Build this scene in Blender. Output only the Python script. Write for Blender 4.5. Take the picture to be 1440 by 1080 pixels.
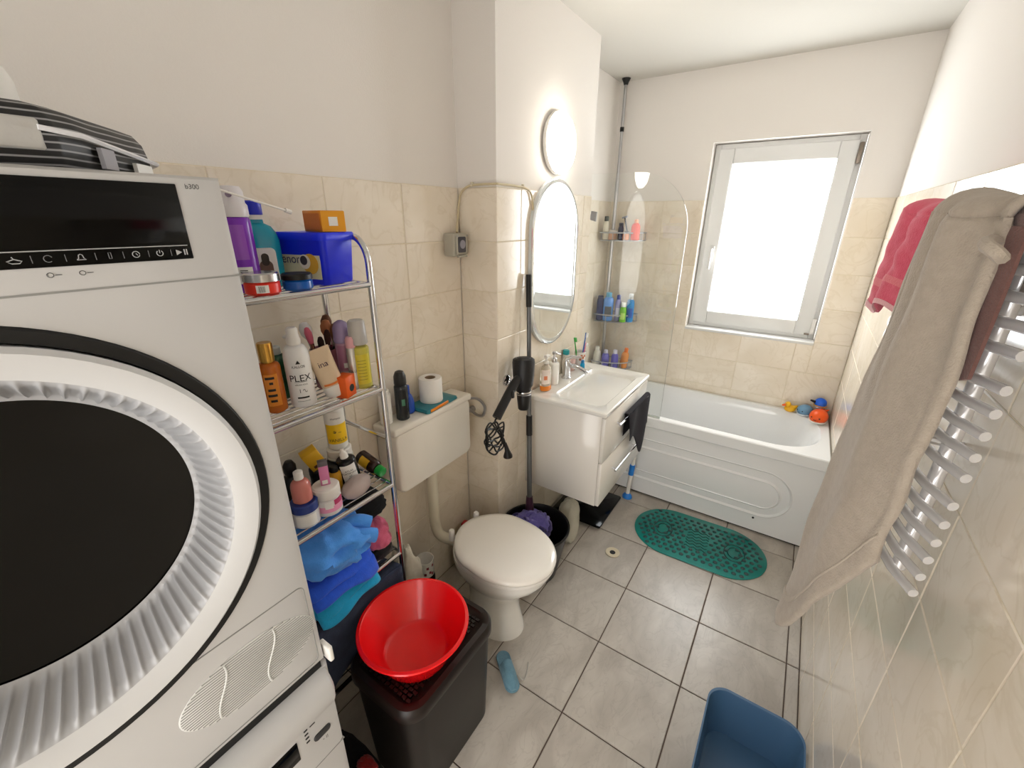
import bpy, bmesh, math, random
from mathutils import Vector, Matrix, Euler, noise
random.seed(7)
for o in list(bpy.data.objects): bpy.data.objects.remove(o, do_unlink=True)
SC = bpy.context.scene
COL = SC.collection
PI = math.pi

# ------------------------------------------------------------------ camera
CAM = Vector((1.1868, -0.143, 1.6559)); F_PX = 599.5925
yaw, pitch, roll = 0.5855, 0.3712, 0.0063
f0 = Vector((-math.sin(yaw), math.cos(yaw), 0)); r0 = Vector((math.cos(yaw), math.sin(yaw), 0)); z0 = Vector((0, 0, 1))
fw = f0*math.cos(pitch) - z0*math.sin(pitch); u0 = z0*math.cos(pitch) + f0*math.sin(pitch)
rt = r0*math.cos(roll) + u0*math.sin(roll); up = u0*math.cos(roll) - r0*math.sin(roll)
cd = bpy.data.cameras.new('camera'); cam = bpy.data.objects.new('camera', cd); COL.objects.link(cam)
m = Matrix.Identity(4)
for i in range(3):
    m[i][0], m[i][1], m[i][2], m[i][3] = rt[i], up[i], -fw[i], CAM[i]
cam.matrix_world = m
cd.sensor_fit = 'HORIZONTAL'; cd.sensor_width = 36.0; cd.lens = F_PX/1440*36; cd.clip_start = 0.01
SC.camera = cam

# ------------------------------------------------------------------ light and exposure
WORLD_STRENGTH = 3.0      # world fill light, let in through an unseen doorway opened for it
WINDOW_STRENGTH = 8.0    # daylight on the frosted pane
LAMP_STRENGTH = 14.0      # round wall lamp over the mirror
wd = bpy.data.worlds.new('world'); SC.world = wd; wd.use_nodes = True
bg = wd.node_tree.nodes['Background']; bg.inputs[0].default_value = (1.0, 0.97, 0.93, 1); bg.inputs[1].default_value = WORLD_STRENGTH
vs = SC.view_settings
SC.display_settings.display_device = 'sRGB'
vs.view_transform = 'Standard'; vs.look = 'None'; vs.gamma = 1.0; vs.use_curve_mapping = False
vs.exposure = 0.56

# ------------------------------------------------------------------ room numbers (metres)
ZT, TH, TW = 1.7629, 0.1936, 0.2956      # tile top, tile height, tile width
H = 2.4475
XP, Y1, Y2 = 0.186, 1.2565, 2.1104       # pillar
YB, XR = 2.858, 1.497                    # back and right wall
YN = -0.85                               # wall behind the camera
WX0, WX1, WZ0, WZ1 = 0.596, 1.324, 0.979, 2.073
BF, BZ = 2.233, 0.55                     # bath front and rim height

# ------------------------------------------------------------------ materials
def lin(c):
    if isinstance(c, str):
        c = [int(c[i:i+2], 16)/255 for i in (0, 2, 4)]
    return tuple((x/12.92 if x <= .04045 else ((x+.055)/1.055)**2.4) for x in c) + (1,)
MATS = {}
def mat(name, col, rough=.5, metal=0, var=None, bump=None, trans=0, ior=1.45, coat=0, sheen=0, sss=0, spec=None, alpha=None, emit=None):
    """var=(scale, second colour, amount)  bump=(scale, strength)"""
    if name in MATS: return MATS[name]
    M = bpy.data.materials.new(name); M.use_nodes = True; MATS[name] = M
    N, L = M.node_tree.nodes, M.node_tree.links
    b = N['Principled BSDF']
    b.inputs['Base Color'].default_value = lin(col); b.inputs['Roughness'].default_value = rough
    b.inputs['Metallic'].default_value = metal; b.inputs['IOR'].default_value = ior
    b.inputs['Transmission Weight'].default_value = trans; b.inputs['Coat Weight'].default_value = coat
    b.inputs['Sheen Weight'].default_value = sheen
    if sss:
        b.inputs['Subsurface Weight'].default_value = sss; b.inputs['Subsurface Radius'].default_value = (.01, .01, .01)
    if spec is not None: b.inputs['Specular IOR Level'].default_value = spec
    if emit: b.inputs['Emission Color'].default_value = lin(emit[0]); b.inputs['Emission Strength'].default_value = emit[1]
    tc = None
    if var or bump:
        tc = N.new('ShaderNodeTexCoord')
    if var:
        n = N.new('ShaderNodeTexNoise'); n.inputs['Scale'].default_value = var[0]; n.inputs['Detail'].default_value = 4
        L.new(tc.outputs['Object'], n.inputs['Vector'])
        r = N.new('ShaderNodeMapRange'); r.inputs[1].default_value = .35; r.inputs[2].default_value = .65; r.inputs[4].default_value = var[2]
        L.new(n.outputs['Fac'], r.inputs[0])
        x = N.new('ShaderNodeMix'); x.data_type = 'RGBA'
        x.inputs['A'].default_value = lin(col); x.inputs['B'].default_value = lin(var[1])
        L.new(r.outputs[0], x.inputs['Factor']); L.new(x.outputs['Result'], b.inputs['Base Color'])
    if bump:
        n = N.new('ShaderNodeTexNoise'); n.inputs['Scale'].default_value = bump[0]; n.inputs['Detail'].default_value = 3
        L.new(tc.outputs['Object'], n.inputs['Vector'])
        p = N.new('ShaderNodeBump'); p.inputs['Strength'].default_value = bump[1]; p.inputs['Distance'].default_value = .002
        L.new(n.outputs['Fac'], p.inputs['Height']); L.new(p.outputs['Normal'], b.inputs['Normal'])
    return M

def stone_mat(name, base, cloud, vein, rough, scale, veinscale, bump=.15, stretch=(1, 1, 1)):
    M = bpy.data.materials.new(name); M.use_nodes = True
    N, L = M.node_tree.nodes, M.node_tree.links; b = N['Principled BSDF']
    g = N.new('ShaderNodeNewGeometry'); oi = N.new('ShaderNodeObjectInfo')
    mul = N.new('ShaderNodeMath'); mul.operation = 'MULTIPLY'; mul.inputs[1].default_value = 17.0; L.new(oi.outputs['Random'], mul.inputs[0])
    add = N.new('ShaderNodeVectorMath'); add.operation = 'ADD'; L.new(g.outputs['Position'], add.inputs[0]); L.new(mul.outputs[0], add.inputs[1])
    mp = N.new('ShaderNodeMapping'); mp.inputs['Scale'].default_value = stretch; L.new(add.outputs[0], mp.inputs['Vector'])
    n1 = N.new('ShaderNodeTexNoise'); n1.inputs['Scale'].default_value = scale; n1.inputs['Detail'].default_value = 6; n1.inputs['Distortion'].default_value = .8
    L.new(mp.outputs[0], n1.inputs['Vector'])
    r1 = N.new('ShaderNodeValToRGB'); r1.color_ramp.elements[0].position = .36; r1.color_ramp.elements[1].position = .66
    r1.color_ramp.elements[0].color = lin(cloud); r1.color_ramp.elements[1].color = lin(base); L.new(n1.outputs['Fac'], r1.inputs['Fac'])
    n2 = N.new('ShaderNodeTexNoise'); n2.inputs['Scale'].default_value = veinscale; n2.inputs['Detail'].default_value = 5; n2.inputs['Distortion'].default_value = 2.0
    L.new(mp.outputs[0], n2.inputs['Vector'])
    r2 = N.new('ShaderNodeValToRGB'); r2.color_ramp.elements[0].position = .47; r2.color_ramp.elements[0].color = (0, 0, 0, 1)
    e = r2.color_ramp.elements.new(.5); e.color = (.3, .3, .3, 1)
    r2.color_ramp.elements[-1].position = .53; r2.color_ramp.elements[-1].color = (0, 0, 0, 1)
    L.new(n2.outputs['Fac'], r2.inputs['Fac'])
    x = N.new('ShaderNodeMix'); x.data_type = 'RGBA'; L.new(r2.outputs['Color'], x.inputs['Factor']); L.new(r1.outputs['Color'], x.inputs['A']); x.inputs['B'].default_value = lin(vein)
    L.new(x.outputs['Result'], b.inputs['Base Color'])
    b.inputs['Roughness'].default_value = rough
    p = N.new('ShaderNodeBump'); p.inputs['Strength'].default_value = bump; p.inputs['Distance'].default_value = .001
    L.new(n2.outputs['Fac'], p.inputs['Height']); L.new(p.outputs['Normal'], b.inputs['Normal'])
    return M

M_PAINT = mat('wall_paint', 'EEE9E3', .85, bump=(260, .25))
M_CEIL = mat('ceiling_paint', 'D6D3CB', .9, bump=(200, .2))
M_GROUT = mat('cream_grout', 'E6DAC0', .8)
M_TILE = stone_mat('beige_wall_tile', 'F4EADA', 'EADECA', 'D8C9AE', .14, 4.5, 5)
M_FGROUT = mat('dark_floor_grout', '5A4C44', .9)
M_FTILE = stone_mat('grey_floor_tile', 'C3BCB2', 'AEA69C', '9A9188', .33, 6, 9, .35, (1.6, .8, 1))
M_WHITE = mat('white_enamel', 'C0BFBE', .32, coat=.15)
M_WPLAST = mat('white_plastic', 'EFECE6', .35)
M_CERAM = mat('white_ceramic', 'F5F3ED', .12, coat=.5)
M_ACRYL = mat('white_acrylic', 'F1F2F2', .14, coat=.4)
M_CREAMP = mat('cream_plastic', 'DCD4BE', .42)
M_BLACK = mat('black_plastic', '0C0C0D', .42)
M_GLOSSB = mat('black_gloss', '030303', .12, spec=.25)
M_RUBBER = mat('black_rubber', '0A0A0A', .6)
M_CHROME = mat('chrome', 'D2D2D4', .12, 1)
M_STEEL = mat('brushed_steel', 'B4B4B6', .28, 1)
M_GREYT = mat('grey_metal_tube', '6E7072', .35, .8)
M_PAPER = mat('white_paper', 'EFECE6', .8, bump=(90, .4))
M_LABEL = mat('white_label', 'F0EFEC', .45)
M_INK = mat('black_ink', '141414', .6)
def col(h, rough=.35, **k): return mat('colour_%s_%d' % (h, int(rough*100)), h, rough, **k)
def cloth(name, h, h2=None, bs=340, sheen=.2): return mat('cloth_' + name, h, .95, sheen=sheen, var=(60, h2 or h, .5), bump=(bs, .9))

# ------------------------------------------------------------------ object helpers
def link(o, parent=None):
    COL.objects.link(o)
    if parent is not None: o.parent = parent
    return o
def tag(o, label, cat, group=None):
    o['label'] = label; o['category'] = cat
    if group: o['group'] = group
    return o
def thing(name, label, cat, loc=(0, 0, 0), rot=(0, 0, 0), group=None):
    e = bpy.data.objects.new(name, None); e.empty_display_size = .05
    link(e); e.location = loc; e.rotation_euler = rot
    return tag(e, label, cat, group)
def build(name, V, Fc, material, parent=None, smooth=True, loc=None, rot=None, mats=None, midx=None, auto=None):
    me = bpy.data.meshes.new(name); me.from_pydata([tuple(v) for v in V], [], Fc)
    if mats:
        for q in mats: me.materials.append(q)
        for p, i in zip(me.polygons, midx): p.material_index = i
    else: me.materials.append(material)
    me.validate(); me.update()
    bm = bmesh.new(); bm.from_mesh(me); bmesh.ops.recalc_face_normals(bm, faces=bm.faces)
    if smooth:
        a = math.radians(auto or 40)
        for f in bm.faces: f.smooth = True
        for e in bm.edges:
            if len(e.link_faces) == 2 and e.calc_face_angle(0) > a: e.smooth = False
    bm.to_mesh(me); bm.free()
    o = bpy.data.objects.new(name, me); link(o, parent)
    if loc is not None: o.location = loc
    if rot is not None: o.rotation_euler = rot
    return o
def box(name, lo, hi, material, parent=None, bev=0, seg=2, loc=None, rot=None):
    bm = bmesh.new(); bmesh.ops.create_cube(bm, size=1)
    for v in bm.verts:
        for i in range(3): v.co[i] = lo[i] if v.co[i] < 0 else hi[i]
    if bev: bmesh.ops.bevel(bm, geom=bm.edges[:], offset=bev, segments=seg, profile=.5, affect='EDGES')
    V = [v.co.copy() for v in bm.verts]; bm.verts.index_update(); Fc = [[v.index for v in f.verts] for f in bm.faces]; bm.free()
    return build(name, V, Fc, material, parent, smooth=bool(bev), loc=loc, rot=rot, auto=60)
def loft(name, rings, material, parent=None, cap0=True, cap1=True, closed=True, smooth=True, auto=40, **k):
    n = len(rings[0]); V = [p for r in rings for p in r]; Fc = []
    for i in range(len(rings)-1):
        for j in range(n if closed else n-1):
            a, b = i*n+j, i*n+(j+1) % n
            Fc.append((a, b, b+n, a+n))
    if cap0: Fc.append(tuple(range(n))[::-1])
    if cap1: Fc.append(tuple((len(rings)-1)*n+j for j in range(n)))
    return build(name, V, Fc, material, parent, smooth, auto=auto, **k)
def lathe(name, prof, material, parent=None, seg=28, sx=1, sy=1, loc=None, rot=None, cap0=True, cap1=True, auto=40):
    rings = [[(max(r, 1e-5)*sx*math.cos(2*PI*j/seg), max(r, 1e-5)*sy*math.sin(2*PI*j/seg), z) for j in range(seg)] for r, z in prof]
    return loft(name, rings, material, parent, cap0, cap1, loc=loc, rot=rot, auto=auto)
def tube(name, pts, r, material, parent=None, seg=10, closed=False, radii=None, **k):
    P = [Vector(p) for p in pts]; n = len(P); rings = []
    T = []
    for i in range(n):
        if closed: t = P[(i+1) % n]-P[i-1]
        else: t = P[min(i+1, n-1)]-P[max(i-1, 0)]
        T.append(t.normalized())
    ref = Vector((0, 0, 1)) if abs(T[0].z) < .9 else Vector((1, 0, 0))
    a = T[0].cross(ref).normalized()
    for i in range(n):
        a = (a - T[i]*a.dot(T[i])).normalized(); b = T[i].cross(a)
        rr = radii[i] if radii else r
        rings.append([P[i] + a*rr*math.cos(2*PI*j/seg) + b*rr*math.sin(2*PI*j/seg) for j in range(seg)])
    if closed:
        rings.append(rings[0]); return loft(name, rings, material, parent, False, False, **k)
    return loft(name, rings, material, parent, **k)
def spline(ctrl, n=8, closed=False):
    P = [Vector(c) for c in ctrl]; out = []; m_ = len(P)
    for i in range(m_ if closed else m_-1):
        p = [P[(i-1) % m_] if closed or i > 0 else P[0], P[i], P[(i+1) % m_], P[(i+2) % m_] if closed or i+2 < m_ else P[-1]]
        for k in range(n):
            t = k/n
            out.append(.5*((2*p[1]) + (p[2]-p[0])*t + (2*p[0]-5*p[1]+4*p[2]-p[3])*t*t + (3*p[1]-p[0]-3*p[2]+p[3])*t**3))
    if not closed: out.append(P[-1])
    return out
def sheet(name, fn, nu, nv, th, material, parent=None, **k):
    """thick cloth: fn(u,v)->point, u,v in 0..1"""
    G = [[Vector(fn(i/nu, j/nv)) for j in range(nv+1)] for i in range(nu+1)]
    Nn = []
    for i in range(nu+1):
        row = []
        for j in range(nv+1):
            du = G[min(i+1, nu)][j]-G[max(i-1, 0)][j]; dv = G[i][min(j+1, nv)]-G[i][max(j-1, 0)]
            q = du.cross(dv); row.append(q.normalized() if q.length > 1e-9 else Vector((0, 0, 1)))
        Nn.append(row)
    V = []; W = nv+1
    for s in (1, -1):
        for i in range(nu+1):
            for j in range(W):
                ed = min(i, nu-i, j, nv-j); f = .55 if ed == 0 else 1
                V.append(G[i][j]+Nn[i][j]*th*.5*s*f)
    o2 = (nu+1)*W; Fc = []
    for i in range(nu):
        for j in range(nv):
            a = i*W+j; Fc.append((a, a+1, a+W+1, a+W)); Fc.append((o2+a, o2+a+W, o2+a+W+1, o2+a+1))
    for i in range(nu):
        for j in (0, nv):
            a, b = i*W+j, (i+1)*W+j; Fc.append((a, b, o2+b, o2+a))
    for j in range(nv):
        for i in (0, nu):
            a, b = i*W+j, i*W+j+1; Fc.append((a, b, o2+b, o2+a))
    return build(name, V, Fc, material, parent, True, auto=75, **k)
def lump(name, size, seed, material, parent=None, amp=.2, freq=2.2, pw=.7, nu=40, nv=22, folds=0, flat=-.8, **k):
    """crumpled cloth body: superellipsoid with noise folds; bottom flattened"""
    V = []; Fc = []
    sg = lambda x, p: math.copysign(abs(x)**p, x)
    for j in range(nv+1):
        ph = -PI/2 + PI*j/nv
        for i in range(nu):
            th = 2*PI*i/nu
            p = Vector((sg(math.cos(ph), pw)*sg(math.cos(th), pw), sg(math.cos(ph), pw)*sg(math.sin(th), pw), sg(math.sin(ph), pw)))
            q = p*freq + Vector((seed*3.1, seed*1.7, seed))
            d = 1 + amp*(1-abs(noise.noise(q))*3.0) *.6 + amp*.35*noise.noise(q*2.7)
            if folds: d += .05*math.sin(folds*(p.x*1.3+p.z*2+noise.noise(q)*.6))
            p = p*d; p.z = max(p.z, flat)
            V.append((p.x*size[0], p.y*size[1], p.z*size[2]))
    for j in range(nv):
        for i in range(nu):
            a, b = j*nu+i, j*nu+(i+1) % nu; Fc.append((a, b, b+nu, a+nu))
    return build(name, V, Fc, material, parent, True, auto=80, **k)
def disc_poly(cx, cy, r, n=20): return [(cx+r*math.cos(2*PI*i/n), cy+r*math.sin(2*PI*i/n)) for i in range(n)]
def stadium(x0, x1, z0, z1, n=64, r=None):
    """rounded rectangle outline sampled evenly by corner; returns n points ccw starting right-bottom corner"""
    r = min(r if r else 9, (x1-x0)/2-1e-4, (z1-z0)/2-1e-4); out = []
    q = n//4
    for c, (cx, cy) in enumerate(((x1-r, z0+r), (x1-r, z1-r), (x0+r, z1-r), (x0+r, z0+r))):
        for k in range(q):
            a = -PI/2 + c*PI/2 + (PI/2)*k/(q-1); out.append((cx+r*math.cos(a), cy+r*math.sin(a)))
    return out
def prism(name, outline, d0, d1, axis, material, parent=None, bev=0, **k):
    """extrude a 2-D outline along axis ('x': outline is (y,z); 'y': (x,z); 'z': (x,y))"""
    def P(a, b, d): return {'x': (d, a, b), 'y': (a, d, b), 'z': (a, b, d)}[axis]
    if bev:
        cx = sum(p[0] for p in outline)/len(outline); cy = sum(p[1] for p in outline)/len(outline)
        ext = max(max(abs(p[0]-cx) for p in outline), max(abs(p[1]-cy) for p in outline))
        s = 1-bev/ext; ins = [(cx+(a-cx)*s, cy+(b-cy)*s) for a, b in outline]; sg = 1 if d1 > d0 else -1
        rings = [[P(a, b, d0) for a, b in ins], [P(a, b, d0+sg*bev) for a, b in outline], [P(a, b, d1-sg*bev) for a, b in outline], [P(a, b, d1) for a, b in ins]]
    else: rings = [[P(a, b, d0) for a, b in outline], [P(a, b, d1) for a, b in outline]]
    return loft(name, rings, material, parent, auto=50, **k)
def text(name, body, size, material, parent, origin, xdir, ydir, wrap=None, align='CENTER', depth=.0004):
    """flat print; wrap=(radius, centre angle) bends it round a bottle's local z axis"""
    cu = bpy.data.curves.new(name, 'FONT'); cu.body = body; cu.size = size; cu.align_x = align; cu.align_y = 'CENTER'
    t = bpy.data.objects.new('tmp', cu); COL.objects.link(t)
    dg = bpy.context.evaluated_depsgraph_get(); me = bpy.data.meshes.new_from_object(t.evaluated_get(dg))
    bpy.data.objects.remove(t, do_unlink=True); bpy.data.curves.remove(cu)
    if wrap:
        r, a0 = wrap; oz = origin[2]
        for v in me.vertices:
            a = a0 + v.co.x/r; v.co = Vector((r*math.cos(a), r*math.sin(a), oz+v.co.y))
    else:
        X, Y = Vector(xdir).normalized(), Vector(ydir).normalized(); O = Vector(origin)
        for v in me.vertices: v.co = O + X*v.co.x + Y*v.co.y
    me.materials.clear(); me.materials.append(material); me.name = name
    o = bpy.data.objects.new(name, me); link(o, parent); return o
def patch(name, r, z0, z1, a0, a1, material, parent=None, r1=None, n=14, sx=1, sy=1):
    """label wrapped on a bottle"""
    r1 = r if r1 is None else r1; V = []; Fc = []
    for i in range(n+1):
        a = a0+(a1-a0)*i/n
        for (rr, z) in ((r+.0004, z0), (r1+.0004, z1), (r1-.0015, z1), (r-.0015, z0)): V.append((rr*sx*math.cos(a), rr*sy*math.sin(a), z))
    for i in range(n):
        for k in range(4):
            a, b = i*4+k, i*4+(k+1) % 4; Fc.append((a, b, b+4, a+4))
    Fc += [(0, 1, 2, 3), tuple(n*4+k for k in (3, 2, 1, 0))]
    return build(name, V, Fc, material, parent, True)
FACE = math.radians(-28)     # direction in which labels on the rack look (towards the room)
def bottle(name, label, cat, loc, body, bmat, cap=None, cmat=None, rot=(0, 0, 0), group=None, sx=1, sy=1, labels=(), texts=(), pump=None, collar=None):
    t = thing(name, label, cat, loc, rot, group)
    lathe('body', body, bmat, t, sx=sx, sy=sy)
    if cap: lathe('cap', cap, cmat, t, sx=sx if sx == sy else 1, sy=sy if sx == sy else 1)
    if collar: lathe('collar', collar[0], collar[1], t)
    for (r, za, zb, w, lm) in labels: patch('label', r, za, zb, FACE-w, FACE+w, lm, t, sx=sx, sy=sy)
    for (s, size, z, r, tm) in texts: text('lettering', s, size, tm, t, (0, 0, z), None, None, wrap=(r+.0009, FACE))
    if pump:
        zt, pm, ang = pump
        lathe('pump_stem', [(.006, zt), (.006, zt+.022)], pm, t, seg=12)
        d = Vector((math.cos(ang), math.sin(ang), 0))
        tube('pump_nozzle', [Vector((0, 0, zt+.024))-d*.008, Vector((0, 0, zt+.026))+d*.012, Vector((0, 0, zt+.022))+d*.034], .0065, pm, t, radii=[.009, .008, .004])
    return t
def cyl_body(r, h, neck=None, edge=.004, neck_h=.0, shoulder=.02):
    p = [(r-edge, 0), (r, edge)]
    if neck is None: p += [(r, h-edge), (r-edge, h)]
    else:
        p += [(r, h-shoulder)]
        for k in range(1, 6):
            a = PI/2*k/5; p.append((neck+(r-neck)*math.cos(a), h-shoulder+shoulder*math.sin(a)))
        p.append((neck, h+neck_h))
    return p
def capp(r, z, h, edge=.003): return [(r, z), (r, z+h-edge), (r-edge, z+h), (.0, z+h)]

# ================================================================== THE SETTING
def struct(o): o['kind'] = 'structure'; return o
PT = .006
floor = struct(box('floor', (-.1, YN-.1, -.06), (XR+.1, YB+.2, -.004), M_FGROUT))
struct(box('ceiling', (-.1, YN-.1, H), (XR+.1, YB+.2, H+.08), M_CEIL))
wall_left = struct(box('wall_left', (-.12, YN-.1, -.06), (-PT, YB+.1, H), M_PAINT))
wall_right = struct(box('wall_right', (XR+PT, YN-.1, -.06), (XR+.12, YB+.1, H), M_PAINT))
pillar = struct(box('wall_pillar', (-PT, Y1+PT, -.06), (XP-PT, Y2, H), M_PAINT))
def wall_with_hole(name, x0, x1, y0, y1, hx0, hx1, hz0, hz1, material):
    V = []; Fc = []
    def b(lo, hi):
        n = len(V)
        for z in (lo[2], hi[2]):
            V.extend([(lo[0], lo[1], z), (hi[0], lo[1], z), (hi[0], hi[1], z), (lo[0], hi[1], z)])
        Fc.extend([(n+3, n+2, n+1, n), (n+4, n+5, n+6, n+7), (n, n+1, n+5, n+4), (n+1, n+2, n+6, n+5), (n+2, n+3, n+7, n+6), (n+3, n, n+4, n+7)])
    b((x0, y0, -.06), (hx0, y1, H)); b((hx1, y0, -.06), (x1, y1, H))
    if hz0 > 0: b((hx0, y0, -.06), (hx1, y1, hz0))
    b((hx0, y0, hz1), (hx1, y1, H))
    return struct(build(name, V, Fc, material, None, False))
wall_back = wall_with_hole('wall_back', -.1, XR+.1, YB+PT, YB+.22, WX0, WX1, WZ0, WZ1, M_PAINT)
wall_near = wall_with_hole('wall_near', -.1, XR+.1, YN-.1, YN, .62, 1.40, -1, 2.05, M_PAINT)  # unseen wall, its doorway added to let the world fill light in

TILE_CACHE = {}
def tile_mesh(w, h, t, material, tagn):
    key = (round(w, 4), round(h, 4), tagn)
    if key in TILE_CACHE: return TILE_CACHE[key]
    c = min(.0022, w/4, h/4)
    V = [(-w/2, -h/2, -t), (w/2, -h/2, -t), (w/2, h/2, -t), (-w/2, h/2, -t)]
    V += [(-w/2, -h/2, -c*.6), (w/2, -h/2, -c*.6), (w/2, h/2, -c*.6), (-w/2, h/2, -c*.6)]
    V += [(-w/2+c, -h/2+c, 0), (w/2-c, -h/2+c, 0), (w/2-c, h/2-c, 0), (-w/2+c, h/2-c, 0)]
    Fc = [(8, 9, 10, 11)]
    for s in (0, 4):
        for k in range(4): Fc.append((s+k, s+(k+1) % 4, s+4+(k+1) % 4, s+4+k))
    me = bpy.data.meshes.new('tile'); me.from_pydata(V, [], Fc); me.materials.append(material); me.update()
    TILE_CACHE[key] = me; return me
def subtract(r, h):
    a0, a1, b0, b1 = r; c0, c1, d0, d1 = h
    if c1 <= a0 or c0 >= a1 or d1 <= b0 or d0 >= b1: return [r]
    out = []
    if c0 > a0: out.append((a0, c0, b0, b1))
    if c1 < a1: out.append((c1, a1, b0, b1))
    m0, m1 = max(a0, c0), min(a1, c1)
    if d0 > b0: out.append((m0, m1, b0, d0))
    if d1 < b1: out.append((m0, m1, d1, b1))
    return out
def tile_wall(parent, O, U, Nn, u0, u1, joint, hole=None):
    """tiles on a wall: point = O + U*u + Z*z, face normal Nn"""
    U, Nn, O = Vector(U), Vector(Nn), Vector(O); Z = Vector((0, 0, 1))
    R3 = Matrix((U, Z, U.cross(Z))).transposed()
    flip = U.cross(Z).dot(Nn) < 0
    if flip: R3 = Matrix((-U, Z, Nn)).transposed()
    k0 = math.floor((u0-joint)/TW); g = .0022
    us = [u0] + [joint+k*TW for k in range(k0, k0+60) if u0+.01 < joint+k*TW < u1-.01] + [u1]
    zs = [ZT-r*TH for r in range(9)] + [0.0]
    zs = [ZT-r*TH for r in range(9)]; zs = zs + [0.0] if zs[-1] > .05 else zs[:-1] + [0.0]
    for a, b in zip(us[:-1], us[1:]):
        for zt, zb in zip(zs[:-1], zs[1:]):
            for r in (subtract((a, b, zb, zt), hole) if hole else [(a, b, zb, zt)]):
                w, h = r[1]-r[0]-g, r[3]-r[2]-g
                if w < .006 or h < .006: continue
                o = bpy.data.objects.new('tile', tile_mesh(w, h, .005, M_TILE, 'w')); link(o, parent)
                M4 = R3.to_4x4(); M4.translation = O + U*((r[0]+r[1])/2) + Z*((r[2]+r[3])/2) + Nn*random.uniform(-.0006, .0004)
                o.matrix_basis = M4
def grout(parent, lo, hi): box('grout', lo, hi, M_GROUT, parent)
G = .0018
grout(wall_left, (-PT, YN, -.004), (-G, Y1, ZT)); tile_wall(wall_left, (0, 0, 0), (0, 1, 0), (1, 0, 0), YN, Y1, .3723)
grout(wall_left, (-PT, Y2, -.004), (-G, YB, ZT)); tile_wall(wall_left, (0, 0, 0), (0, 1, 0), (1, 0, 0), Y2, YB, YB-.2)
grout(pillar, (0, Y1+G, -.004), (XP-G, Y1+PT, ZT)); tile_wall(pillar, (0, Y1, 0), (1, 0, 0), (0, -1, 0), .001, XP, .0)
grout(pillar, (XP-PT, Y1+G, -.004), (XP-G, Y2, ZT)); tile_wall(pillar, (XP, 0, 0), (0, 1, 0), (1, 0, 0), Y1, Y2, Y1+.17)
def holed(parent):
    for lo, hi in (((0, YB+G, -.004), (WX0, YB+PT, ZT)), ((WX1, YB+G, -.004), (XR, YB+PT, ZT)), ((WX0, YB+G, -.004), (WX1, YB+PT, WZ0))): grout(parent, lo, hi)
holed(wall_back); tile_wall(wall_back, (0, YB, 0), (1, 0, 0), (0, -1, 0), 0, XR, .056, hole=(WX0, WX1, WZ0, WZ1))
grout(wall_right, (XR+G, YN, -.004), (XR+PT, YB, ZT)); tile_wall(wall_right, (XR, 0, 0), (0, 1, 0), (-1, 0, 0), YN, YB, YB-TW)
# floor tiles
FS, FX, FY = .3319, .4568, 1.7917
xs = [0] + [FX+FS*k for k in range(-3, 6) if .01 < FX+FS*k < XR-.01] + [XR]
ys = [YN] + [FY+FS*k for k in range(-12, 6) if YN+.01 < FY+FS*k < YB-.01] + [YB]
DRX, DRY = .648, 1.648
for a, b in zip(xs[:-1], xs[1:]):
    for c, d in zip(ys[:-1], ys[1:]):
        hole = (DRX-.034, DRX+.034, DRY-.034, DRY+.034) if a < DRX < b and c < DRY < d else None
        me = tile_mesh(b-a-.0045, d-c-.0045, .008, M_FTILE, 'f')
        o = bpy.data.objects.new('tile', me); link(o, floor); o.location = ((a+b)/2, (c+d)/2, random.uniform(-.0005, .0003)); o.rotation_euler = (0, 0, 0)

# window
win = bpy.data.objects.new('window_1', None); link(win); struct(win); win.location = (0, 0, 0)
M_PVC = mat('white_pvc', 'E4E4E2', .3)
wy = YB+.065
def frame_bars(name, x0, x1, zb, zt, w, y0, y1, parent, material, bev=.004):
    box(name, (x0, y0, zb), (x0+w, y1, zt), material, parent, bev); box(name, (x1-w, y0, zb), (x1, y1, zt), material, parent, bev)
    box(name, (x0+w, y0, zb), (x1-w, y1, zb+w), material, parent, bev); box(name, (x0+w, y0, zt-w), (x1-w, y1, zt), material, parent, bev)
frame_bars('frame_bar', WX0+.004, WX1-.004, WZ0+.006, WZ1-.004, .032, wy+.012, wy+.07, win, M_PVC)
frame_bars('sash_bar', WX0+.03, WX1-.03, WZ0+.03, WZ1-.03, .082, wy-.004, wy+.05, win, M_PVC, .006)
gx0, gx1, gz0, gz1 = WX0+.106, WX1-.106, WZ0+.106, WZ1-.106
frame_bars('gasket', gx0, gx1, gz0, gz1, .006, wy+.002, wy+.02, win, mat('grey_gasket', '9A9A9A', .6), 0)
pm = bpy.data.materials.new('frosted_daylight_pane'); pm.use_nodes = True
pn = pm.node_tree.nodes['Principled BSDF']; pn.inputs['Base Color'].default_value = (.9, .92, .95, 1); pn.inputs['Roughness'].default_value = .35
pn.inputs['Emission Color'].default_value = (.93, .97, 1, 1); pn.inputs['Emission Strength'].default_value = WINDOW_STRENGTH
box('pane', (gx0, wy+.012, gz0), (gx1, wy+.026, gz1), pm, win)
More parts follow.
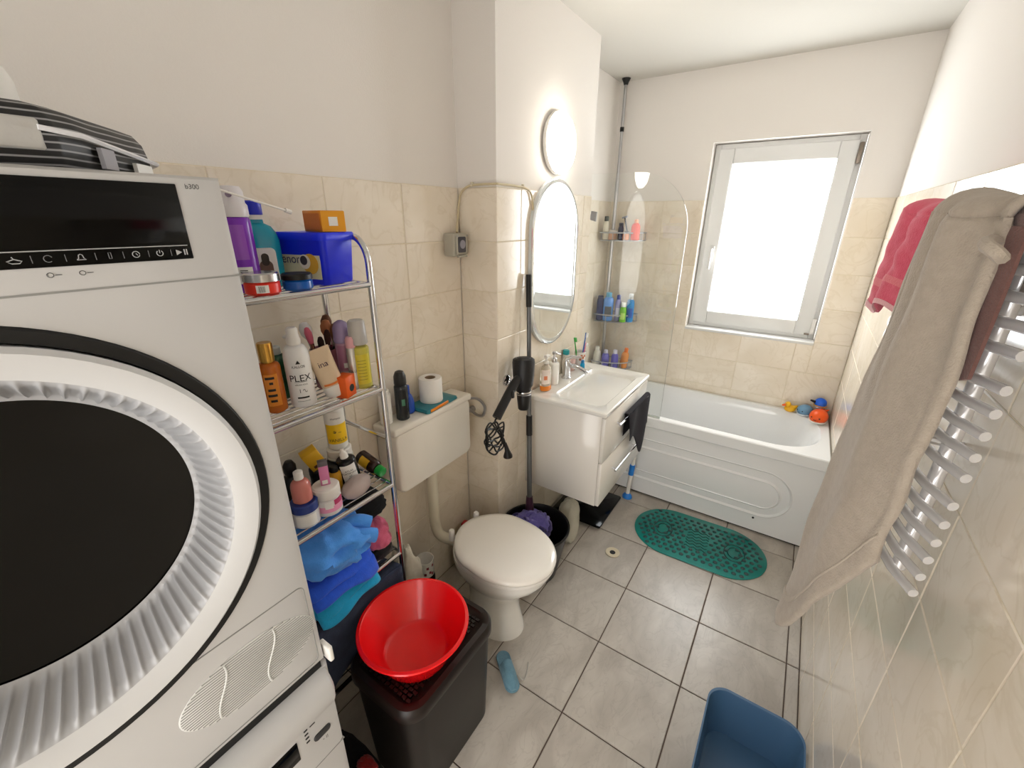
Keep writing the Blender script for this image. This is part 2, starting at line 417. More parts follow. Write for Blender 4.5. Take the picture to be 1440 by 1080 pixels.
# handle on the left sash bar, hinges on the right
box('handle_plate', (.660, wy-.012, 1.40), (.688, wy-.004, 1.50), M_PVC, win, .004)
tube('handle', [(.674, wy-.012, 1.475), (.674, wy-.038, 1.475), (.674, wy-.042, 1.46), (.674, wy-.040, 1.36)], .009, M_PVC, win)
M_HINGE = mat('hinge_steel', '8A7F74', .35, .9)
box('hinge', (WX1-.030, wy-.012, 1.93), (WX1-.012, wy+.004, 2.03), M_HINGE, win, .003)
box('hinge', (WX1-.034, wy-.012, 1.02), (WX1-.014, wy+.004, 1.11), M_WPLAST, win, .003)
box('hinge', (WX1-.060, wy-.010, 1.012), (WX1-.034, wy+.002, 1.022), M_HINGE, win, .002)
box('window_sill', (WX0, YB-.006, WZ0-.012), (WX1, wy+.02, WZ0+.004), M_PVC, win, .003)

# ================================================================== LARGE OBJECTS
# ---- dryer (upper machine); front looks towards +x
DX, DY0, DY1, DZ0, DZ1 = .567, -.457, .143, .853, 1.70
dr = thing('tumble_dryer', 'white tumble dryer with large round dark glass door, stacked on the washing machine', 'dryer', (0, 0, 0))
DC = (-.157, 1.297); DR = .272
def ring_yz(r, x, n=96, c=DC, dy=0): return [(x, dy+c[0]+r*math.cos(2*PI*j/n), c[1]+r*math.sin(2*PI*j/n)) for j in range(n)]
# casing with a round opening in the front
def casing(name, x0, x1, y0, y1, z0, z1, c, r, parent, material, depth):
    n = 96; b = .012
    def rect(x, ins):
        out = []
        for j in range(n):
            a = 2*PI*j/n; ca, sa = math.cos(a), math.sin(a)
            ty = ((y1-ins-c[0])/ca if ca > 1e-6 else (y0+ins-c[0])/ca if ca < -1e-6 else 1e9)
            tz = ((z1-ins-c[1])/sa if sa > 1e-6 else (z0+ins-c[1])/sa if sa < -1e-6 else 1e9)
            t = min(ty, tz); out.append([x, c[0]+ca*t, c[1]+sa*t])
        for cy, cz in ((y0, z0), (y1, z0), (y0, z1), (y1, z1)):   # snap nearest samples onto the true corners
            ty, tz = (cy+ins if cy == y0 else cy-ins), (cz+ins if cz == z0 else cz-ins)
            k = min(range(n), key=lambda i: (out[i][1]-ty)**2+(out[i][2]-tz)**2); out[k][1], out[k][2] = ty, tz
        return [tuple(p) for p in out]
    rings = [rect(x0, 0), rect(x1-b, 0), rect(x1-b*.3, b*.3), rect(x1, b), ring_yz(r, x1, n, c), ring_yz(r, x1-depth, n, c)]
    return loft(name, rings, material, parent, True, True, auto=35)
casing('casing', .02, DX, DY0, DY1, DZ0, DZ1, DC, DR, dr, M_WHITE, .11)
# door: black gap, white outer ring, ribbed funnel, dark glass
loft('door_seal', [ring_yz(DR, DX-.001), ring_yz(DR-.003, DX+.004), ring_yz(DR-.016, DX+.004), ring_yz(DR-.018, DX-.02)], M_RUBBER, dr, False, False)
def ribbed(r, x, amp, n=960):
    out = []
    dy = .026*max(0, min(1, (DX+.004-x)/.075))
    for j in range(n):
        a = 2*PI*j/n; s = (.5+.5*math.cos(a*80))**3
        rr = r - amp*s*.8; xx = x + amp*s
        out.append((xx, DC[0]+dy+rr*math.cos(a), DC[1]+rr*math.sin(a)))
    return out
door = loft('door_ring', [ring_yz(DR-.018, DX-.02, 96), ring_yz(DR-.018, DX+.010, 96), ring_yz(DR-.024, DX+.016, 96), ring_yz(DR-.040, DX+.012, 96), ring_yz(DR-.052, DX+.004, 96)], mat('door_white', 'C6C6C6', .3, coat=.2), dr, False, False)
M_RIB = mat('ribbed_grey_plastic', 'A8A8AA', .3, coat=.3)
loft('ribbed_collar', [ribbed(DR-.052, DX+.004, 0), ribbed(DR-.056, DX+.001, .001), ribbed(DR-.062, DX-.010, .0045), ribbed(DR-.075, DX-.036, .0055), ribbed(DR-.086, DX-.058, .0045), ribbed(DR-.092, DX-.070, 0), ribbed(DR-.098, DX-.073, 0)], M_RIB, door, False, False, auto=60)
gl = [ring_yz((DR-.094)*k, DX-.076-d, dy=.026) for k, d in ((1, 0), (.93, .004), (.8, .012), (.6, .02), (.35, .026), (.1, .028))]
loft('door_glass', gl, M_GLOSSB, door, False, True)
# control panel
box('panel_seam', (DX-.004, DY0+.002, 1.5825), (DX+.0006, DY1-.002, 1.5845), mat('seam_grey', '8B8B88', .6), dr)
dp = box('display_panel', (DX-.004, -.39, 1.608), (DX+.0015, .0905, 1.690), M_GLOSSB, dr, .0008, 1)
M_ICON = mat('icon_grey', 'A6A6A6', .5); M_ICOND = mat('icon_dim', '6E6E6E', .5)
def onpanel(pts, r, name, material=M_ICON, closed=False, x=DX+.0018): tube(name, [(x, a, b) for a, b in pts], r, material, dp, seg=6, closed=closed)
onpanel([(-.385, 1.6235), (.0865, 1.6235)], .0006, 'divider_line')
for y in (-.0455, -.0215, .0015, .0245, .047, .0685): onpanel([(y, 1.6125), (y, 1.6195)], .0003, 'divider', M_ICOND)
cz = 1.616
build('play_symbol', [(DX+.002, .0735, cz-.0032), (DX+.002, .0735, cz+.0032), (DX+.002, .0795, cz)], [(0, 1, 2)], M_ICON, dp, False)
for y in (.0815, .0838): box('pause_bar', (DX+.001, y, cz-.0032), (DX+.002, y+.0012, cz+.0032), M_ICON, dp)
arc = lambda c, r, a0, a1, n=12: [(c+r*math.cos(a0+(a1-a0)*i/n), cz+r*math.sin(a0+(a1-a0)*i/n)) for i in range(n+1)]
onpanel(arc(.0575, .003, PI*.7, PI*2.3), .0004, 'power_symbol'); onpanel([(.0575, cz), (.0575, cz+.0035)], .0004, 'power_symbol')
onpanel(arc(.0355, .0032, 0, 2*PI-.3), .0004, 'clock_symbol'); onpanel([(.0355, cz+.001), (.0368, cz-.001)], .0004, 'clock_symbol')
onpanel(spline([(.0115, cz-.002, 0), (.0135, cz-.003, 0), (.0135, cz+.003, 0), (.012, cz+.003, 0), (.0125, cz-.001, 0)], 3) and [(.012, cz-.003), (.0142, cz-.003), (.0142, cz+.0032), (.012, cz+.0032), (.012, cz-.003)], .0003, 'thermometer_symbol', M_ICOND)
onpanel([(-.0135, cz-.0025), (-.012, cz-.001), (-.0115, cz+.002), (-.010, cz+.003), (-.0085, cz+.002), (-.008, cz-.001), (-.0065, cz-.0025), (-.0135, cz-.0025)], .0004, 'bell_symbol')
onpanel(arc(-.034, .0032, .4, 5.4), .0004, 'cycle_symbol', M_ICOND)
onpanel([(-.058, cz+.003), (-.057, cz+.001), (-.062, cz-.001), (-.059, cz-.003), (-.054, cz-.003), (-.052, cz-.001), (-.057, cz+.001)], .0005, 'hanger_symbol')
text('lettering', 'b300', .0075, mat('grey_print', '4A4A4A', .6), dr, (DX+.0004, .107, 1.6878), (0, 1, 0), (0, 0, 1))
for y in (-.033, -.009):
    tube('printed_symbol', [(DX+.0003, y-.0035+.0025*math.cos(a*.7), 1.6005+.0022*math.sin(a*.7)) for a in range(9)], .00035, mat('grey_print', '4A4A4A', .6), dr, seg=5, closed=True)
    tube('printed_symbol', [(DX+.0003, y, 1.6003), (DX+.0003, y+.005, 1.6003)], .00035, mat('grey_print', '4A4A4A', .6), dr, seg=5)
# filter flap with the wavy slotted oval grille
def outline_tube(name, pts, r, material, parent): tube(name, pts, r, material, parent, seg=6, closed=True)
outline_tube('filter_flap_seam', [(DX+.0002, a, b) for a, b in stadium(-.30, .129, .868, 1.052, 48, .012)], .0011, mat('seam_grey', '8B8B88', .6), dr)
GC = (.028, .962)
M_SLOT = mat('grille_slot', '8E8E8B', .6)
grille = prism('grille_plate', [(GC[0]+.107*math.cos(2*PI*i/48)*1.0, GC[1]+.056*math.sin(2*PI*i/48)) for i in range(48)], DX-.002, DX+.0012, 'x', mat('grille_white', 'CFCFCC', .4), dr, .0006)
z = GC[1]-.052
while z < GC[1]+.053:
    w = .107*math.sqrt(max(0, 1-((z-GC[1])/.056)**2))-.002
    if w > .006: box('grille_slot', (DX+.0006, GC[0]-w, z-.0009), (DX+.0016, GC[0]+w, z+.0009), M_SLOT, grille)
    z += .0047
for k, y0 in enumerate((GC[0]-.048, GC[0]+.028)):
    pts = []
    for i in range(21):
        v = -1+2*i/20; y = y0 + .012*math.sin(v*2.2); z = GC[1]+v*.053
        if ((y-GC[0])/.107)**2+((z-GC[1])/.056)**2 < 1: pts.append((DX+.0014, y, z))
    tube('grille_wave', pts, .0016, mat('grille_white', 'CFCFCC', .4), grille, seg=6)
box('stacking_clip', (DX-.02, DY1+.0005, .848), (DX+.012, DY1+.010, .885), M_WPLAST, dr, .003)

# ---- washing machine (lower)
wm = thing('washing_machine', 'white washing machine with a bulging drawer lip, under the tumble dryer', 'washing machine', (0, 0, 0))
casing('casing', .02, DX, DY0, .146, 0.0, .838, (-.157, .33), .2, wm, M_WHITE, .1)
lp = [(.550, .836), (.575, .836), (.594, .828), (.604, .812), (.606, .796), (.600, .780), (.585, .772), (.566, .770)]
Y0l, Y1l = DY0+.01, .140
rings = [[(x, y, z) for x, z in lp] for y in (Y0l, Y1l-.02)] + [[(.55+(x-.55)*s, Y1l-.02+.02*q, .803+(z-.803)*(.6+.4*s)) for x, z in lp] for s, q in ((.95, .4), (.7, .8), (.3, 1))]
loft('drawer_lip', rings, M_WHITE, wm, True, True)
box('stack_gap', (.03, DY0+.02, .837), (DX-.006, DY1-.01, .8525), M_BLACK, wm)
wp = box('washer_display', (DX-.003, -.20, .672), (DX+.002, .056, .722), M_GLOSSB, wm, .001, 1)
for k in range(5): box('indicator_mark', (DX-.002, .072, .694+.011*k), (DX+.0012, .079, .697+.011*k), M_BLACK, wm)
for k in range(3): box('indicator_mark', (DX-.002, .084, .727+.007*k), (DX+.0012, .095, .7285+.007*k), M_BLACK, wm)
prism('start_button', stadium(.086, .122, .676, .692, 32, .007), DX-.002, DX+.003, 'x', mat('dark_button', '2A2A2C', .4), wm, .001)
text('lettering', '▸ ||', .010, M_INK, wm, (DX+.0006, .108, .662), (0, 1, 0), (0, 0, 1))
box('panel_seam', (DX-.004, DY0+.002, .607), (DX+.0006, .144, .609), mat('seam_grey', '8B8B88', .6), wm)
loft('door_ring', [ring_yz(.2, DX-.001, 64, (-.157, .33)), ring_yz(.19, DX+.02, 64, (-.157, .33)), ring_yz(.15, DX+.015, 64, (-.157, .33)), ring_yz(.145, DX-.02, 64, (-.157, .33))], M_WHITE, wm, False, False)
loft('door_glass', [ring_yz(.146, DX-.015, 64, (-.157, .33)), ring_yz(.08, DX-.04, 64, (-.157, .33)), ring_yz(.01, DX-.045, 64, (-.157, .33))], M_GLOSSB, wm, False, True)

# ---- bathtub
tub = thing('bathtub', 'white acrylic bathtub with panelled front under the window', 'bathtub', (0, 0, 0))
def rrect(x0, x1, y0, y1, r, z, n=96): return [(a, b, z) for a, b in stadium(x0, x1, y0, y1, n, r)]
bx0, bx1, by0, by1 = .004, XR-.004, BF, YB-.003
rings = [rrect(bx0, bx1, by0, by1, .012, .492), rrect(bx0, bx1, by0, by1, .012, .545), rrect(bx0+.005, bx1-.005, by0+.005, by1-.005, .012, BZ),
         rrect(.10, 1.452, by0+.048, by1-.030, .235, BZ), rrect(.108, 1.444, by0+.054, by1-.036, .23, BZ-.006),
         rrect(.125, 1.42, by0+.062, by1-.046, .225, BZ-.05), rrect(.16, 1.36, by0+.085, by1-.07, .21, .34), rrect(.21, 1.27, by0+.105, by1-.09, .19, .20), rrect(.27, 1.18, by0+.14, by1-.125, .15, .165)]
loft('basin', rings, M_ACRYL, tub, False, True, auto=35)
# skirt panel with nested oval embossing
def pl(y, x0, x1, za, zb, r, n=96): return [(a, y, b) for a, b in stadium(x0, x1, za, zb, n, r)]
py = BF+.014; O1 = (.112, 1.386, .114, .396); O2 = (.166, 1.332, .166, .336)
def ins(o, d): return (o[0]+d, o[1]-d, o[2]+d, o[3]-d)
rings = [pl(py+.018, bx0, bx1, .012, .495, .004), pl(py, bx0, bx1, .012, .495, .004)]
for o, dd, y in ((O1, -.004, py), (O1, .0, py-.003), (O1, .005, py+.001), (O1, .010, py+.008), (O2, -.006, py+.008), (O2, 0, py+.003), (O2, .004, py-.002), (O2, .009, py+.001)):
    rings.append(pl(y, *ins(o, dd), 9))
loft('front_panel', rings, M_ACRYL, tub, True, True, auto=30)
tube('highlight_bead', [(bx0+.004, py-.002, .486), (bx1-.004, py-.002, .486)], .0055, M_ACRYL, tub, seg=8)  # bead added to give a bright line and shadow under the lip
box('plinth_gap', (.01, py+.010, 0.0), (XR-.01, py+.03, .014), M_BLACK, tub)
lathe('screw_cap', [(.006, 0), (.006, .003), (.0, .004)], M_BLACK, tub, 12, loc=(1.234, py-.001, .095), rot=(PI/2, 0, 0))
lathe('drain', [(.03, 0), (.03, .004), (.0, .005)], M_CHROME, tub, 20, loc=(.33, 2.55, .1655))

# ---- glass screen on the bath rim
M_GLASS = mat('clear_glass', 'FCFEFD', .0, trans=1, ior=1.45)
sc = thing('shower_screen', 'clear frameless glass bath screen with one rounded top corner', 'shower screen', (0, 0, 0))
o = [(.012, BZ+.012), (.655, BZ+.012), (.655, 1.60)] + [(.375+.28*math.cos(a), 1.60+.28*math.sin(a)) for a in [PI/2*k/16 for k in range(1, 17)]] + [(.012, 1.88)]
prism('glass_panel', o, BF+.012, BF+.018, 'y', M_GLASS, sc)
box('wall_profile', (.001, BF+.006, BZ+.004), (.014, BF+.024, 1.885), M_CHROME, sc, .002)
box('bottom_seal', (.012, BF+.010, BZ+.001), (.655, BF+.020, BZ+.012), mat('clear_seal', 'C8CEC8', .3), sc, .001)
prism('hinge_bracket', [(.125, 1.650), (.162, 1.640), (.166, 1.69), (.132, 1.695)], BF+.004, BF+.012, 'y', M_STEEL, sc)

# ---- vanity
VX0, VX1, VY0, VY1 = XP+.002, .578, 1.497, 2.098
va = thing('vanity_cabinet', 'white gloss wall-hung vanity cabinet with two drawers', 'cabinet', (0, 0, 0))
M_VAN = mat('white_gloss_board', 'EEEAE3', .16, coat=.4)
for lo, hi in (((VX0, VY0, .362), (VX1, VY0+.018, .838)), ((VX0, VY1-.018, .362), (VX1, VY1, .838))): box('side_panel', lo, hi, M_VAN, va, .0015, 1)
box('bottom_panel', (VX0, VY0+.018, .362), (VX1, VY1-.018, .380), M_VAN, va); box('back_panel', (VX0, VY0+.018, .380), (VX0+.008, VY1-.018, .838), M_VAN, va)
for za, zb, zh in ((.366, .598, .503), (.604, .832, .752)):
    d = box('drawer', (VX1+.001, VY0+.001, za), (VX1+.019, VY1-.001, zb), M_VAN, va, .002, 1)
    h = tube('handle', [(.618, 1.635, zh), (.618, 1.955, zh)], .006, M_CHROME, d)
    for y in (1.655, 1.935): tube('handle_post', [(VX1+.018, y, zh), (.618, y, zh)], .0045, M_CHROME, d)
sk = thing('washbasin', 'white ceramic washbasin top set on the vanity cabinet', 'washbasin', (0, 0, 0))
SZ = .862; sx0, sx1, sy0, sy1 = XP+.003, .602, 1.486, 2.109
def r2(x0, x1, y0, y1, r, z, n=80): return [(a, b, z) for a, b in stadium(x0, x1, y0, y1, n, r)]
rings = [r2(sx0+.004, sx1-.004, sy0+.004, sy1-.004, .008, .8395), r2(sx0, sx1, sy0, sy1, .012, .846), r2(sx0, sx1, sy0, sy1, .012, SZ-.004), r2(sx0+.004, sx1-.004, sy0+.004, sy1-.004, .012, SZ),
         r2(.300, .560, 1.55, 2.045, .05, SZ-.001), r2(.306, .552, 1.56, 2.035, .05, SZ-.008), r2(.318, .53, 1.585, 2.01, .06, SZ-.06), r2(.345, .50, 1.63, 1.965, .06, SZ-.105), r2(.38, .46, 1.72, 1.875, .03, SZ-.115)]
loft('basin', rings, M_CERAM, sk, True, True, auto=35)
lathe('drain', [(.022, 0), (.022, .003), (.0, .005)], M_CHROME, sk, 20, loc=(.42, 1.80, SZ-.1148))
prism('overflow_slot', stadium(-.006, .006, -.011, .011, 32, .006), 0, .003, 'x', M_BLACK, sk, loc=(.312, 1.66, SZ-.035))

fa = thing('basin_faucet', 'chrome single-lever basin faucet on the washbasin', 'faucet', (.245, 1.80, SZ))
lathe('base', [(.026, 0), (.026, .006), (.022, .010), (.020, .06), (.021, .085), (.019, .095), (.0, .097)], M_CHROME, fa)
tube('spout', spline([(0, 0, .07), (.05, 0, .072), (.10, 0, .058), (.118, 0, .046)], 5), .012, M_CHROME, fa, radii=None, seg=12)
tube('lever', [(-.005, 0, .092), (.0, 0, .112), (.03, .0, .122), (.08, 0, .128)], .008, M_CHROME, fa, radii=[.016, .015, .010, .005])

# ---- toilet
TR = math.radians(-5)
to = thing('toilet', 'white ceramic toilet with its lid closed, in front of the plastic cistern', 'toilet', (.20, .995, 0), (0, 0, TR))
def egg(x0, x1, w, z, n=48, back=.62):
    """egg outline: straight-ish back at x0, tip at x1, half-width w"""
    out = []; L = x1-x0; xm = x0+L*.52
    for j in range(n):
        a = 2*PI*j/n; c, s = math.cos(a), math.sin(a)
        if c >= 0: out.append((xm+(x1-xm)*c, w*s, z))
        else:
            e = .62; xx = xm-(xm-x0)*abs(c)**e; yy = w*(back+(1-back)*(1-abs(c)**2.0))*math.copysign(min(1, abs(s)**.8), s); out.append((xx, yy, z))
    return out
loft('bowl', [egg(.03, .30, .100, 0), egg(.03, .295, .098, .03), egg(.035, .275, .085, .12), egg(.03, .285, .088, .20), egg(.0, .34, .125, .27), egg(-.015, .395, .158, .33), egg(-.02, .415, .168, .365), egg(-.02, .418, .168, .385), egg(0, .40, .155, .388)], M_CERAM, to, True, True, auto=50)
loft('seat', [egg(-.005, .425, .170, .390), egg(-.008, .430, .174, .398), egg(-.005, .427, .171, .408)], M_WPLAST, to, True, True, auto=50)
loft('lid', [egg(.0, .424, .168, .410), egg(-.008, .434, .176, .416), egg(-.008, .434, .176, .426), egg(-.002, .425, .170, .434), egg(.02, .40, .15, .438), egg(.09, .33, .08, .440)], mat('white_lid', 'FAF6EE', .22, coat=.3), to, True, True, auto=60)
for s in (-1, 1): lathe('hinge', [(.012, 0), (.012, .045), (.009, .05)], M_WPLAST, to, 14, loc=(-.012, s*.075, .386))
ci = thing('toilet_cistern', 'cream white plastic cistern hung on the tiled wall above the toilet', 'cistern', (0, 0, 0))
M_CIST = mat('cistern_plastic', 'EFEADF', .38)
cb = stadium(.738, 1.150, .690, .940, 48, .03)
prism('tank', cb, .004, .114, 'x', M_CIST, ci, .006)
box('lid', (.003, .728, .934), (.120, 1.156, .962), M_CIST, ci, .008)
tube('flush_pipe', spline([(.062, .945, .70), (.062, .945, .50), (.064, .945, .40), (.085, .95, .345), (.13, .97, .325), (.170, .985, .325)], 8), .023, M_CREAMP, ci, seg=16)
lathe('pipe_nut', [(.031, 0), (.031, .03), (.026, .04)], M_CREAMP, ci, 16, loc=(.062, .945, .660))
tube('supply_hose', spline([(.06, 1.150, .90), (.075, 1.19, .915), (.10, 1.225, .905), (.125, 1.238, .87), (.115, 1.238, .825), (.08, 1.236, .82), (.045, 1.236, .835)], 7), .0065, M_STEEL, ci, seg=8)
lathe('stop_valve', [(.014, 0), (.014, .02), (.01, .022), (.01, .035)], M_STEEL, ci, 14, loc=(.045, 1.2555, .835), rot=(PI/2, 0, 0))

# ---- chrome rack
RX0, RX1, RY0, RY1 = .052, .262, .185, .588
rk = thing('shelf_rack', 'chrome tube storage rack with wire shelves beside the dryer', 'rack', (0, 0, 0))
SH = [1.494, 1.203, .884, .617, .300]
pr = .0085
for y in (RY0, RY1):
    pts = [(RX1, y, 0), (RX1, y, .8), (RX1, y, 1.53)] + [(RX1-.055+.055*math.cos(a), y, 1.545+.065*math.sin(a)) for a in [PI/2*k/8 for k in range(9)]]
    pts += [(RX0+.055-.055*math.sin(a), y, 1.545+.065*math.cos(a)) for a in [PI/2*k/8 for k in range(9)]] + [(RX0, y, .8), (RX0, y, 0)]
    tube('side_frame', pts, pr, M_CHROME, rk, seg=12)
    for z in (1.045, .46): tube('side_bar', [(RX0, y, z), (RX1, y, z)], .006, M_CHROME, rk, seg=8)
for z in SH:
    for x in (RX0, RX1): tube('shelf_bar', [(x, RY0, z), (x, RY1, z)], .0075, M_CHROME, rk, seg=10)
    for y in (RY0, RY1): tube('shelf_bar', [(RX0, y, z), (RX1, y, z)], .006, M_CHROME, rk, seg=8)
    for k in range(1, 8): tube('shelf_wire', [(RX0+(RX1-RX0)*k/8, RY0, z+.003), (RX0+(RX1-RX0)*k/8, RY1, z+.003)], .0022, M_CHROME, rk, seg=6)
SZT = [z+.0055 for z in SH]

# ---- laundry hamper with woven lid
hp = thing('laundry_hamper', 'dark brown woven-look plastic laundry hamper with lid, in front of the toilet', 'hamper', (0, 0, 0))
M_BROWN = mat('dark_brown_plastic', '130D0B', .42); M_BROWN2 = mat('brown_lid_plastic', '1C1310', .38)
hx0, hx1, hy0, hy1 = .302, .588, .300, .690
loft('body', [r2(hx0+.035, hx1-.025, hy0+.03, hy1-.03, .05, 0), r2(hx0+.03, hx1-.02, hy0+.025, hy1-.025, .05, .01), r2(hx0+.012, hx1-.008, hy0+.008, hy1-.008, .055, .405)], M_BROWN, hp, True, True)
loft('lid', [r2(hx0+.004, hx1-.004, hy0+.002, hy1-.002, .06, .398), r2(hx0, hx1, hy0, hy1, .062, .404), r2(hx0, hx1, hy0, hy1, .062, .432), r2(hx0+.006, hx1-.006, hy0+.006, hy1-.006, .06, .444), r2(hx0+.022, hx1-.022, hy0+.022, hy1-.022, .05, .446), r2(hx0+.028, hx1-.028, hy0+.028, hy1-.028, .045, .440)], M_BROWN2, hp, True, True, auto=50)
# woven slats of the lid
V = []; Fc = []
def bm_box(lo, hi):
    n = len(V)
    for z in (lo[2], hi[2]): V.extend([(lo[0], lo[1], z), (hi[0], lo[1], z), (hi[0], hi[1], z), (lo[0], hi[1], z)])
    Fc.extend([(n+3, n+2, n+1, n), (n+4, n+5, n+6, n+7), (n, n+1, n+5, n+4), (n+1, n+2, n+6, n+5), (n+2, n+3, n+7, n+6), (n+3, n, n+4, n+7)])
yy = hy0+.034; row = 0
while yy < hy1-.045:
    xx = hx0+.034 + (row % 2)*.008
    while xx < hx1-.046:
        bm_box((xx, yy, .439), (xx+.0125, yy+.0085, .4455)); xx += .0165
    yy += .0125; row += 1
weave = build('weave', V, Fc, M_BROWN2, hp, False); weave['kind'] = 'stuff'

# ---- red basin on the hamper
bs = lathe('plastic_basin', [(.0, .003), (.085, .003), (.098, .010), (.145, .112), (.150, .118), (.158, .117), (.160, .113), (.156, .110), (.149, .108), (.103, .004), (.098, 0), (.0, 0)], mat('red_plastic', 'F20A12', .25, coat=.3), None, 56, loc=(.452, .455, .4465), cap0=False, cap1=False)
tag(bs, 'round bright red plastic basin resting on the hamper lid', 'basin')

# ---- mirror and lamp on the pillar
mi = thing('wall_mirror', 'tall pill-shaped wall mirror above the washbasin', 'mirror', (0, 0, 0))
MY, MZ = 1.708, 1.445; mw, mh = .222, .375
prism('backing', stadium(MY-mw, MY+mw, MZ-mh, MZ+mh, 96), XP+.001, XP+.016, 'x', mat('mirror_edge', 'D8DCDC', .2), mi)
loft('bevel_rim', [[(x, a, b) for a, b in stadium(MY-mw+d, MY+mw-d, MZ-mh+d, MZ+mh-d, 96)] for d, x in ((0, XP+.016), (.004, XP+.0195), (.022, XP+.0215), (.026, XP+.0205))], mat('mirror_bevel', 'E2E6E8', .08, .85), mi, False, False)
prism('mirror_glass', stadium(MY-mw+.024, MY+mw-.024, MZ-mh+.024, MZ+mh-.024, 96), XP+.016, XP+.0205, 'x', mat('mirror_silver', 'F2F4F4', .015, 1), mi)
la = thing('wall_lamp', 'round white glowing wall lamp above the pill-shaped mirror', 'lamp', (XP+.001, 1.700, 1.955), (0, PI/2, 0))
lathe('base', [(.118, 0), (.120, .004), (.120, .016), (.118, .018)], M_WPLAST, la, 48)
lm = bpy.data.materials.new('lit_opal_diffuser'); lm.use_nodes = True
ln = lm.node_tree.nodes['Principled BSDF']; ln.inputs['Base Color'].default_value = (.9, .9, .9, 1)
ln.inputs['Emission Color'].default_value = (1, .94, .84, 1); ln.inputs['Emission Strength'].default_value = LAMP_STRENGTH
lathe('diffuser', [(.117, .018), (.116, .030), (.105, .042), (.07, .050), (.03, .053), (.0, .054)], lm, la, 48)

# ---- towel radiator on the right wall
M_RAD = mat('radiator_chrome', 'F2F2F4', .2, .45)
ra = thing('towel_radiator', 'chrome ladder towel radiator on the right tiled wall', 'radiator', (0, 0, 0))
AX, AY0, AY1 = 1.432, .690, 1.500
for y in (AY0+.075, AY1-.05): tube('post', [(AX+.012, y, 1.060), (AX+.012, y, 1.650)], .011, M_RAD, ra, seg=12)
zb = []
for g0, n in ((1.075, 6), (1.300, 5), (1.490, 5)):
    for k in range(n): zb.append(g0+k*.035)
for z in zb:
    tube('bar', [(AX+.018-.058*math.sin(PI*k/16)**.6, AY0-.012+(AY1-AY0+.024)*k/16, z) for k in range(17)], .0078, M_RAD, ra, seg=10)
for y in (AY0+.20, AY1-.08):
    for z in (1.25, 1.50): tube('wall_bracket', [(AX+.004, y, z+.02), (XR-.001, y, z+.02)], .008, M_RAD, ra, seg=8)

# ================================================================== TOWELS AND CLOTHS
def fold_noise(p, s): return noise.noise(Vector(p)*s)
# beige towel hanging over the radiator: far edge stands out from the wall, lower edge slants
def beige(u, v):
    # u: 0 far edge .. 1 near edge ; v: 0 top .. 1 bottom
    ztop = 1.672 - .012*u
    zbot = .69 + .50*max(0, (u-.12))**1.5 + .07*(1-u)*0
    y = .985 - .04*v - (.285-.02*v)*u + .012*math.sin(v*5+u*3)
    xo = 1.362 - .040*v - .004*math.sin(PI*v)
    x = xo + (.038+.035*v)*u**1.3
    x -= .016*math.sin(PI*min(1, u*1.0))*(.5+.5*v)
    x += .010*math.sin(u*9 - v*1.5)*(.35+.65*(1-v)) * (1 if u < .95 else .5)
    x += .009*math.sin(u*17+v*2.5)*max(0, 1-v*1.6) + .006*fold_noise((u*3, v*4, 0), 1.6)
    return (x, y, ztop + (zbot-ztop)*v)
tb = thing('bath_towel', 'long beige bath towel hanging from the towel radiator', 'towel', (0, 0, 0))
M_BEIGE = cloth('beige', 'B6AA9B', 'A89B8C', 260)
sheet('front_layer', beige, 40, 60, .016, M_BEIGE, tb)
def beige_top(u, v):
    a = PI*v; p = Vector(beige(u, 0)); back = 1.448
    cx = (p.x+back)/2; r = (back-p.x)/2
    return (cx - r*math.cos(a), p.y+.006*math.sin(u*8), p.z - .004 + (.030+.006*math.sin(u*7))*math.sin(a))
sheet('top_fold', beige_top, 40, 12, .014, M_BEIGE, tb)
def beige_back(u, v):
    p = Vector(beige(u, 0)); return (1.448+.002*math.sin(u*9), p.y, p.z-.01-.10*v)
sheet('back_layer', beige_back, 16, 12, .012, M_BEIGE, tb)
def hem(u, v):
    p = Vector(beige(u, .90+.015*v)); return (p.x-.009, p.y, p.z)
sheet('hem_seam', hem, 40, 2, .004, cloth('beige_hem', 'B8AC9C'), tb)
tube('hanging_loop', spline([(1.392, .706, 1.630), (1.378, .680, 1.632), (1.370, .652, 1.628), (1.378, .638, 1.620), (1.388, .652, 1.613)], 5), .008, M_BEIGE, tb, seg=8)
# red towel over the far part of the radiator
def red(u, v):
    y = 1.370 - .33*u; zt = 1.670 + .006*math.sin(u*6); zb = 1.435 + .05*u + .012*math.sin(u*11)
    x = 1.378 - .018*math.sin(PI*u) - .012*v + .010*math.sin(u*13+v*2) + .005*fold_noise((u*4, v*3, 2), 2)
    return (x, y - .02*v*(u-.3), zt+(zb-zt)*v)
tr = thing('hand_towel', 'bright pinkish red hand towel over the towel radiator beside the beige towel', 'towel', (0, 0, 0))
M_RED = cloth('red', 'E4607A', 'D84660', 300)
sheet('front_layer', red, 44, 26, .010, M_RED, tr)
def red_top(u, v):
    p = Vector(red(u, 0)); a = PI*v; back = 1.446; cx = (p.x+back)/2; r = (back-p.x)/2
    return (cx-r*math.cos(a), p.y, p.z-.003+.026*math.sin(a))
sheet('top_fold', red_top, 44, 10, .010, M_RED, tr)
def red_band(u, v):
    p = Vector(red(u, .66+.08*v)); return (p.x-.0055, p.y, p.z)
sheet('woven_band', red_band, 44, 2, .003, cloth('pinkband', 'E87C86'), tr)
def red_fringe(u, v):
    p = Vector(red(u, .95+.06*v)); return (p.x-.006, p.y, p.z)
sheet('pale_edge', red_fringe, 44, 2, .003, cloth('palepink', 'EBB4B8'), tr)
